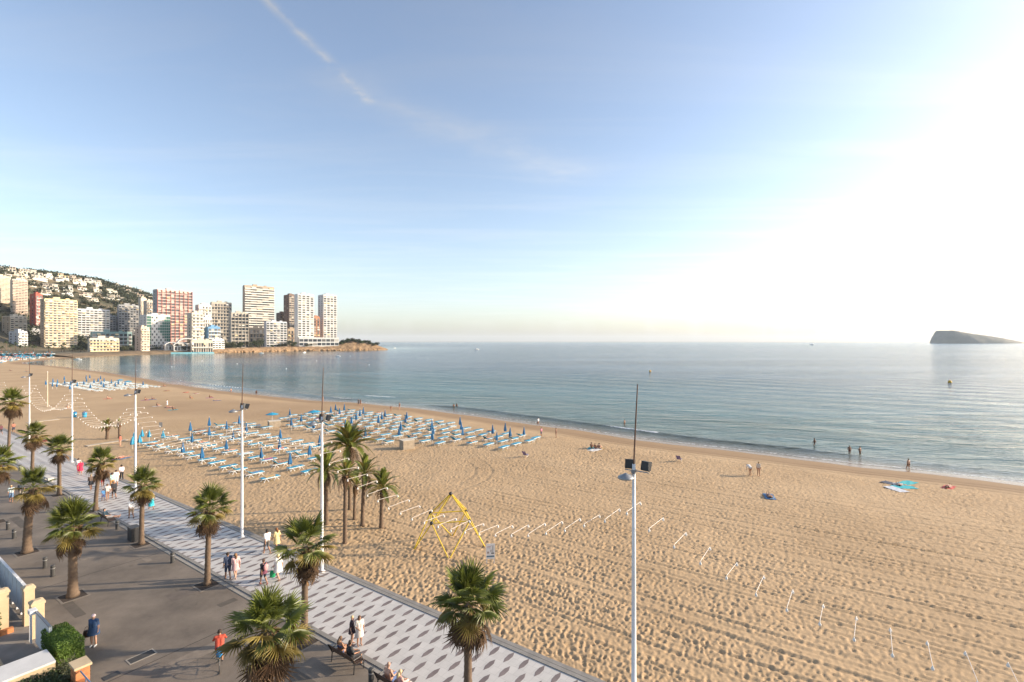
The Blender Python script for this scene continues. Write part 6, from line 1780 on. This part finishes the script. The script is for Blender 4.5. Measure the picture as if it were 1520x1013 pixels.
grp = [(169.5, 741, 'man in black shirt and shorts walking up the promenade', 1.74, 'walk', dict(top=BK, bottom=BK, hair=(.3, .2, .15), shoes=BK, fat=2), 0), (159.5, 743.5, 'slim woman in pale top walking left of the man in black', 1.62, 'walk2', dict(top=(.62, .55, .5), swim=(.4, .3, .25), hair=(.15, .08, .05)), 0),
       (153.5, 744.5, 'child in blue top and shorts on the promenade', 1.20, 'walk', dict(top=(.06, .20, .42), bottom=(.05, .09, .25), hair=(.1, .06, .04)), 0), (152.5, 723.5, 'man in pale shirt and red shorts under the leaning palm', 1.72, 'walk2', dict(top=(.6, .5, .52), bottom=(.5, .07, .06)), 0),
       (166.5, 727, 'man in mint shirt and orange shorts in the promenade group', 1.76, 'walk', dict(top=(.35, .52, .48), bottom=(.5, .27, .08)), 0), (172.5, 722, 'person in white shirt beside the mint-shirted man', 1.72, 'stand', dict(top=W_, bottom=W_), 0),
       (180.5, 713.5, 'person in white shirt and dark trousers at the sand edge', 1.72, 'walk', dict(top=(.68, .6, .62), bottom=BK, trousers=True, hair=(.02, .015, .01)), 0), (135, 728.5, 'woman in dark skirt walking left of the leaning palm', 1.66, 'walk2', dict(top=(.12, .08, .06), skirt=(BK, .62), hair=(.4, .3, .2)), 0),
       (119.5, 705.5, 'woman in bright red dress by the post', 1.64, 'walk', dict(dress=((.62, .02, .07), .50), hair=(.45, .35, .28), shoes=(.6, .5, .45)), 0), (116.5, 702, 'woman in red trousers behind the bright red dress', 1.68, 'walk2', dict(top=(.66, .62, .6), bottom=(.6, .05, .08), trousers=True), 0),
       (16.5, 745.5, 'woman in striped top and denim shorts walking on the asphalt', 1.62, 'walk', dict(top=(.42, .50, .52), bottom=(.12, .2, .32), hair=(.5, .38, .2), shoes=(.4, .2, .15)), math.pi), (31.5, 742, 'man in dark shirt half hidden by a palm on the asphalt', 1.72, 'walk2', dict(top=(.05, .06, .08), bottom=(.2, .17, .14), shoes=BK), math.pi),
       (20, 643, 'far man in dark shorts at the end of the promenade', 1.74, 'walk', dict(top=(.35, .15, .1), bottom=NV), 0), (1.5, 646, 'far walker in dark red at the left edge', 1.70, 'walk', dict(top=(.12, .04, .05), bottom=BK), 0)]
for px, py, lab, h, ps, kw, tn in grp:
    g = G(px, py); person(lab, Vector((g.x, g.y, FZ if SN(g)[1] > 15.5 else 0)), AW+tn+random.uniform(-.2, .2), ps, h, group=PG, **kw)
# two girls chatting by the bench
g = G(522.5, 957); person('girl with blond hair in dark patterned dress by the bench', Vector((g.x, g.y, FZ)), TO+.6, 'stand', 1.45, 'fair', hair=(.55, .42, .22), dress=((.035, .02, .03), .70), group=PG)
g = G(533.5, 959); person('girl with brown hair in pale dress by the bench', Vector((g.x, g.y, FZ)), TO-.3, 'hold', 1.52, 'tan', hair=(.13, .07, .04), dress=((.62, .55, .48), .55), longhair=True, group=PG)
# bench sitters (seat top at 0.455, pelvis radius about 0.1)
def sitter(label, s, n, ds, pose, **kw):
    q = P(s+ds, n, 0); f = Vector((VX, VY, 0))
    person(label, Vector((q.x, q.y, 0))+f*.10+Vector((0, 0, .015)), math.atan2(VY, VX)-math.pi/2+kw.pop('turn', 0), pose, kw.pop('h', 1.7), group='people sitting on the benches', **kw)
sitter('long-haired sitter at the far end of the occupied bench', bA[0], 14.95, .45, 'sit', skin='tan', hair=(.16, .09, .05), longhair=True, bra=(.08, .1, .2), swim=(.08, .1, .2), h=1.62)
sitter('tanned sitter in black vest on the occupied bench', bA[0], 14.95, -.30, 'sit', skin='tan', top=(.02, .02, .022), bottom=(.03, .03, .035), hair=(.06, .035, .02), shoes=BK, fat=2, turn=-.25)
sitter('bald bare-chested man on the bench at the bottom edge', sB[0], 14.9, .35, 'sit', skin='fair', hair=None, bottom=(.08, .13, .28), fat=2)
sitter('blond sitter beside the bald man on the bottom bench', sB[0], 14.9, -.40, 'sit', skin='fair', hair=(.6, .45, .25), top=(.6, .35, .3), bottom=(.6, .5, .45), h=1.62, longhair=True, turn=-.2)
sitter('person in dark vest lounging with legs stretched on a bench', sC[0], 15.0, .2, 'lounge', skin='fair', hair=(.03, .02, .02), top=(.03, .06, .08), bottom=(.62, .58, .55), turn=-.7)
# cyclist half hidden by the large palm
g = G(326, 990); cy_yaw = AW-.45
t = thing('bicycle', 'bicycle ridden behind the large ragged palm', 'bicycle', g, cy_yaw)
for y in (-.52, .52):
    w_ = MB()
    for k in range(20):
        a0, a1 = 2*math.pi*k/20, 2*math.pi*(k+1)/20
        w_.tube((0, y+.33*math.cos(a0), .34+.33*math.sin(a0)), (0, y+.33*math.cos(a1), .34+.33*math.sin(a1)), .018, .018, 5)
    wh = w_.build('wheel', M_black, t)
    s_ = MB()
    for k in range(10): s_.tube((0, y, .34), (0, y+.32*math.cos(k*.628), .34+.32*math.sin(k*.628)), .004, .004, 4)
    s_.build('spokes', M_steel, wh)
MB().tube((0, -.52, .34), (0, -.16, .78), .016).tube((0, -.52, .34), (0, -.02, .32), .014).tube((0, -.02, .32), (0, -.16, .84), .018).tube((0, -.02, .32), (0, .36, .82), .018).tube((0, -.15, .78), (0, .36, .84), .018).tube((0, .36, .95), (0, .52, .34), .016).build('frame', flat((.35, .33, .3), .4), t)
MB().tube((-.27, .40, 1.0), (.27, .40, 1.0), .014).tube((0, .40, 1.0), (0, .36, .9), .015).build('handlebar', M_steel, t)
MB().ball((0, -.18, .87), (.09, .14, .04), 8, 4).build('saddle', M_black, t)
person('cyclist in red shirt half hidden behind the large ragged palm', g, cy_yaw, 'ride', 1.72, 'tan', (.42, .06, .03), (.03, .03, .04), hair=(.05, .03, .02), shoes=BK)
bag('bright blue bag at the back of the cyclist', g+Vector((math.sin(cy_yaw)*.42, -math.cos(cy_yaw)*.42, .72)), flat((.03, .22, .5), .5), .26, .22, .26, cy_yaw, .1)

# ------------------------------------------------------------------ people on the sand and in the water
BG = 'bathers on the beach'
def bather(label, p, yaw, pose, **kw):
    person(label, p, yaw, pose, kw.pop('h', 1.7), kw.pop('skin', 'tan'), group=kw.pop('group', BG), **kw)
# in the sea: feet on the bottom, so the water comes to the thighs
def wader(label, px, py, depth, yaw, pose='stand', **kw):
    g = G(px, py, SEA); bather(label, Vector((g.x, g.y, SEA-depth)), yaw, pose, group='bathers in the water', **kw)
wader('bather standing sideways thigh-deep, leftmost of the right-hand bathers', 1209, 661, .55, 1.4, 'walk', swim=(.02, .02, .03), skin='brown')
wader('broad bather facing the beach with hands on hips', 1261, 672, .62, math.pi, 'hips', swim=(.12, .02, .03), skin='brown', fat=1)
wader('slimmer bather beside the one with hands on hips', 1276.5, 673, .66, math.pi+.4, 'hips', swim=(.02, .02, .03), skin='brown')
wader('bather wading out closest to the beach at right', 1348.5, 695.5, .40, .2, 'walk', swim=(.10, .05, .03), skin='tan', fat=2)
wader('lone dark bather near the nearest lamp mast', 927, 630, .7, .8, 'stand', swim=(.02, .02, .03), skin='brown')
wader('left bather of the pair deep in the central water', 673.5, 605, .75, .3, 'stand', swim=(.02, .02, .02), skin='brown')
wader('right bather of the pair deep in the central water', 678, 604.5, .75, 2.6, 'hold', swim=(.1, .02, .03), skin='brown')
wader('bather at the water edge left of the central sunbeds', 343, 583, .25, 1, 'walk', swim=(.3, .05, .04))
wader('small dark bather at the water edge by the bend', 380.5, 586.5, .2, 0, 'stand', swim=(.02, .02, .03), skin='brown')
sea_side = AW-math.pi/2
sb = [(799, 633, 'walker in white at the waterline above the right sunbeds', 'walk', dict(top=W_, bottom=(.3, .15, .1))), (825.5, 650, 'bather standing near the tide line right of the sunbeds', 'stand', dict(swim=(.1, .05, .05), skin='brown')),
      (532, 602.5, 'walker in dark clothes at the waterline left of a pair', 'walk', dict(top=BK, bottom=BK)), (535, 603, 'bather walking beside the dark-clothed walker', 'walk2', dict(swim=(.3, .1, .1))), (580, 611, 'person in red bending at the waterline', 'bend', dict(swim=(.4, .05, .04))), (593, 608, 'pale bather right of the one bending', 'stand', dict(swim=(.4, .3, .28), skin='fair')),
      (479, 597, 'pale bather at the waterline behind the mast', 'stand', dict(swim=(.5, .3, .3), skin='fair')),
      (1113.5, 706, 'person in white top bending over on the right sand', 'bend', dict(top=W_, swim=(.4, .35, .3))), (1126, 707, 'person standing beside the one bending on the right sand', 'stand', dict(top=(.6, .5, .4), swim=(.4, .2, .15), hair=(.3, .2, .1))),
      (178.5, 663, 'man in red shirt standing before the sunbed corner', 'stand', dict(top=(.5, .12, .08), swim=(.4, .15, .1), skin='fair')), (803.5, 648, 'person in pink top among the right-end sunbeds', 'stand', dict(top=(.5, .18, .25), bottom=(.1, .1, .15), h=1.5)),
      (77.5, 540, 'lone walker on the far beach bend', 'walk', dict(top=BK, bottom=BK)), (248, 604, 'woman standing in white among the far sunbathers', 'stand', dict(dress=((.68, .64, .6), .5)))]
for px, py, lab, ps, kw in sb: bather(lab, S(px, py), random.uniform(0, 6.28), ps, **kw)
# sunbathers, each on a towel of its own
towel_cols = [(.10, .20, .35), (.55, .10, .08), (.6, .55, .5), (.06, .30, .34), (.08, .06, .1), (.45, .3, .12), (.35, .1, .25)]
def towel(label, p, yaw, c, w=.95, l=1.9):
    b = MB(); nx, ny = 5, 7
    vs = [(w*(i/nx-.5), l*(j/ny-.5), .03+.02*math.sin(i*2.1+j*1.3)) for j in range(ny+1) for i in range(nx+1)]
    vs += [(x, y, z-.02) for x, y, z in vs]; o_ = (nx+1)*(ny+1); fs = []
    for j in range(ny):
        for i in range(nx):
            a = j*(nx+1)+i; fs.append((a, a+1, a+nx+2, a+nx+1)); fs.append((o_+a, o_+a+nx+1, o_+a+nx+2, o_+a+1))
    rim = [i for i in range(nx)]+[j*(nx+1)+nx for j in range(ny)]+[ny*(nx+1)+i for i in range(nx, 0, -1)]+[j*(nx+1) for j in range(ny, 0, -1)]
    for k in range(len(rim)):
        a, c2 = rim[k], rim[(k+1) % len(rim)]; fs.append((a, o_+a, o_+c2, c2))
    o = b.add(vs, fs).build('beach_towel', flat(c)); o.location = p+Vector((0, 0, .03)); o.rotation_euler = (0, 0, yaw)
    tag(o, label, 'towel', 'beach towels')
sun = [(1142, 738, 'lie', 'sunbather lying alone in the middle of the right sand'), (1408, 724, 'lie', 'sunbather in dark swimwear far right near the tide line'), (1334, 721, 'lie', 'sunbather on the blue towels at right'),
       (878, 666, 'ground', 'left sitter of the three near the nearest mast'), (883.5, 667, 'ground', 'middle sitter of the three near the nearest mast'), (889.5, 667, 'ground', 'right sitter of the three near the nearest mast'),
       (216, 594.5, 'ground', 'sitter on dark towel right of the post by the sunbeds'), (226, 593.5, 'ground', 'sitter right of the one on the dark towel'), (160, 592.5, 'ground', 'sitter under the far sunbed block'), (233.5, 603.5, 'ground', 'lone sitter left of the woman in white'),
       (257, 609, 'ground', 'sitter below the woman in white'), (251, 605.5, 'lie', 'sunbather below left of the woman in white'), (282.5, 592, 'ground', 'sitter in the middle of the far sunbathers'), (311.5, 591, 'ground', 'sitter in dark on the right of the far sunbathers'), (322, 595, 'lie', 'sunbather lying right of the dark sitter'),
       (276, 583, 'lie', 'sunbather left in the back row of the far sunbathers'), (290.5, 585, 'lie', 'sunbather right in the back row of the far sunbathers'), (235, 575, 'ground', 'sitter close to the far water'), (243, 574, 'ground', 'second sitter close to the far water'), (247, 581, 'lie', 'sunbather near the far water'),
       (174, 681, 'lie', 'sunbather lying near the promenade below the red-shirted man'), (182, 681, 'lie', 'second sunbather near the promenade below the red-shirted man'), (66, 655, 'lie', 'tanned sunbather left near the promenade'), (100, 607, 'ground', 'sitter left of the far post'), (39, 552, 'ground', 'sitter on the far beach at left'), (15, 551, 'ground', 'second sitter on the far beach at left'),
       (296, 645, 'lie', 'tanned sunbather between the near sunbeds')]
cols_s = [(.03, .03, .04), (.35, .05, .05), (.05, .1, .25), (.4, .2, .1), (.1, .05, .1)]
for i, (px, py, ps, lab) in enumerate(sun):
    p = S(px, py); yaw = sea_side+random.uniform(-.5, .5) if ps == 'lie' else sea_side+random.uniform(-.6, .6)
    if ps == 'lie': yaw += math.pi
    bather(lab, p+Vector((0, 0, .05)), yaw, ps, swim=cols_s[i % 5], bra=cols_s[i % 5] if i % 2 else None, skin=('tan', 'brown', 'fair')[i % 3], hair=((.05, .03, .02), (.3, .2, .1), (.02, .015, .01))[i % 3])
    towel('beach towel under the %s' % lab, p, yaw, towel_cols[i % 7])
for j, (px, py, c, lab) in enumerate([(1326, 719, (.08, .09, .12), 'dark towel left of the blue ones at right'), (1342, 724, (.03, .42, .46), 'turquoise towel at the front of the right towels'), (1330, 727, (.6, .6, .62), 'white towel in front of the right towels'), (1347, 717.5, (.04, .4, .42), 'small turquoise towel at the back of the right towels'),
                                     (883, 668.5, (.6, .58, .55), 'pale blanket under the three sitters')]):
    towel(lab, S(px, py)+Vector((0, 0, .01)), random.uniform(0, 3), c, 1.2, 2.2)
# people and towels on some of the sunbeds
rgu = random.Random(41)
for area, cnt in (('near', 9), ('rear', 16)):
    pick = rgu.sample(bed_spots[area], cnt+8)
    for i, (k, ri, q) in enumerate(pick):
        zz = .47
        if i < cnt:
            bather('sunbather lying on the %s sunbed from the right, %s, %s block' % (ordw(k), ri, area), q+Vector((0, 0, zz-.03)), sea_side+math.pi+rgu.uniform(-.05, .05), 'lie', swim=cols_s[i % 5], bra=cols_s[i % 5] if i % 2 else None, skin=('tan', 'fair', 'brown')[i % 3], hair=((.05, .03, .02), (.3, .2, .1), (.02, .015, .01))[i % 3], h=1.62, group='people on the sunbeds')
        else:
            towel('towel spread on the %s sunbed from the right, %s, %s block' % (ordw(k), ri, area), q+Vector((0, 0, zz-.05)), sea_side, towel_cols[i % 7], .6, 1.1)
# folded beach chairs with a lounger
M_lilac = mat('lilac_canvas', (.22, .18, .34), .7, var=.3, scale=6)
for lab, px, py in (('lilac folding beach chair below the right sunbeds', 780, 678.5), ('lilac folding beach chair right of the nearest mast', 1008, 685)):
    t = thing('beach_chair', lab, 'chair', S(px, py), sea_side, 'folding beach chairs')
    MB().add([(-.27, -.1, .28), (.27, -.1, .28), (.27, .42, .34), (-.27, .42, .34)], [(0, 1, 2, 3)]).add([(-.27, -.1, .26), (.27, -.1, .26), (.27, .42, .32), (-.27, .42, .32)], [(3, 2, 1, 0)]).build('seat', M_lilac, t)
    MB().add([(-.27, -.1, .28), (.27, -.1, .28), (.27, -.55, .85), (-.27, -.55, .85)], [(3, 2, 1, 0)]).add([(-.27, -.12, .27), (.27, -.12, .27), (.27, -.57, .84), (-.27, -.57, .84)], [(0, 1, 2, 3)]).build('backrest', M_lilac, t)
    for x in (-.28, .28):
        MB().tube((x, .42, .33), (x, -.3, -.05), .018).build('leg', M_steel, t); MB().tube((x, -.5, .78), (x, .35, -.05), .018).build('leg', M_steel, t)
# volleyball net and low boardwalks on the far sand
M_plank = mat('boardwalk_timber', (.46, .38, .28), .85, var=.2, scale=2)
def boardwalk(label, a, b_, w=1.0):
    A = S(*a); B2 = S(*b_); d = (B2-A); L = d.xy.length; yaw = math.atan2(d.y, d.x)
    t = thing('boardwalk', label, 'boardwalk', A+Vector((0, 0, .03)), yaw, 'boardwalks on the sand')
    n = int(L/.6); me = MB().span((0, -w/2, 0), (.57, w/2, .07)).mesh('plank', M_plank)
    for k in range(n):
        o = obj('plank', me, t, (k*.6, 0, (B2.z-A.z)*k/n))
boardwalk('boardwalk running to the near sunbeds past the small palms', (128, 663), (192, 653))
boardwalk('boardwalk far left across the sand', (40, 628.5), (88, 623))
def net(label, a, b_):
    A = S(*a); B2 = S(*b_); d = B2-A; L = d.xy.length
    t = thing('beach_net', label, 'net', A, math.atan2(d.y, d.x))
    for x in (0, L): MB().tube((x, 0, -.3), (x, 0, 2.4), .06, .05, 7).build('post', M_mast, t)
    nb = MB()
    for k in range(6): nb.tube((0, 0, 1.5+k*.17), (L, 0, 1.5+k*.17), .012, .012, 4)
    for k in range(30): nb.tube((L*k/29, 0, 1.5), (L*k/29, 0, 2.35), .008, .008, 4)
    nb.build('mesh', M_crate_l, t)
net('beach volleyball net left between the palms and the post', (19, 625), (29.5, 623))
# footbath sign and post by the sunbeds
t = thing('notice_post', 'small grey notice on a post behind the near sunbeds', 'sign', S(238.5, 644), R(20))
MB().tube((0, 0, -.2), (0, 0, 1.9), .035).build('post', M_steel, t); MB().span((-.25, -.03, 1.1), (.25, -.0, 1.9)).build('board', M_steel, t)
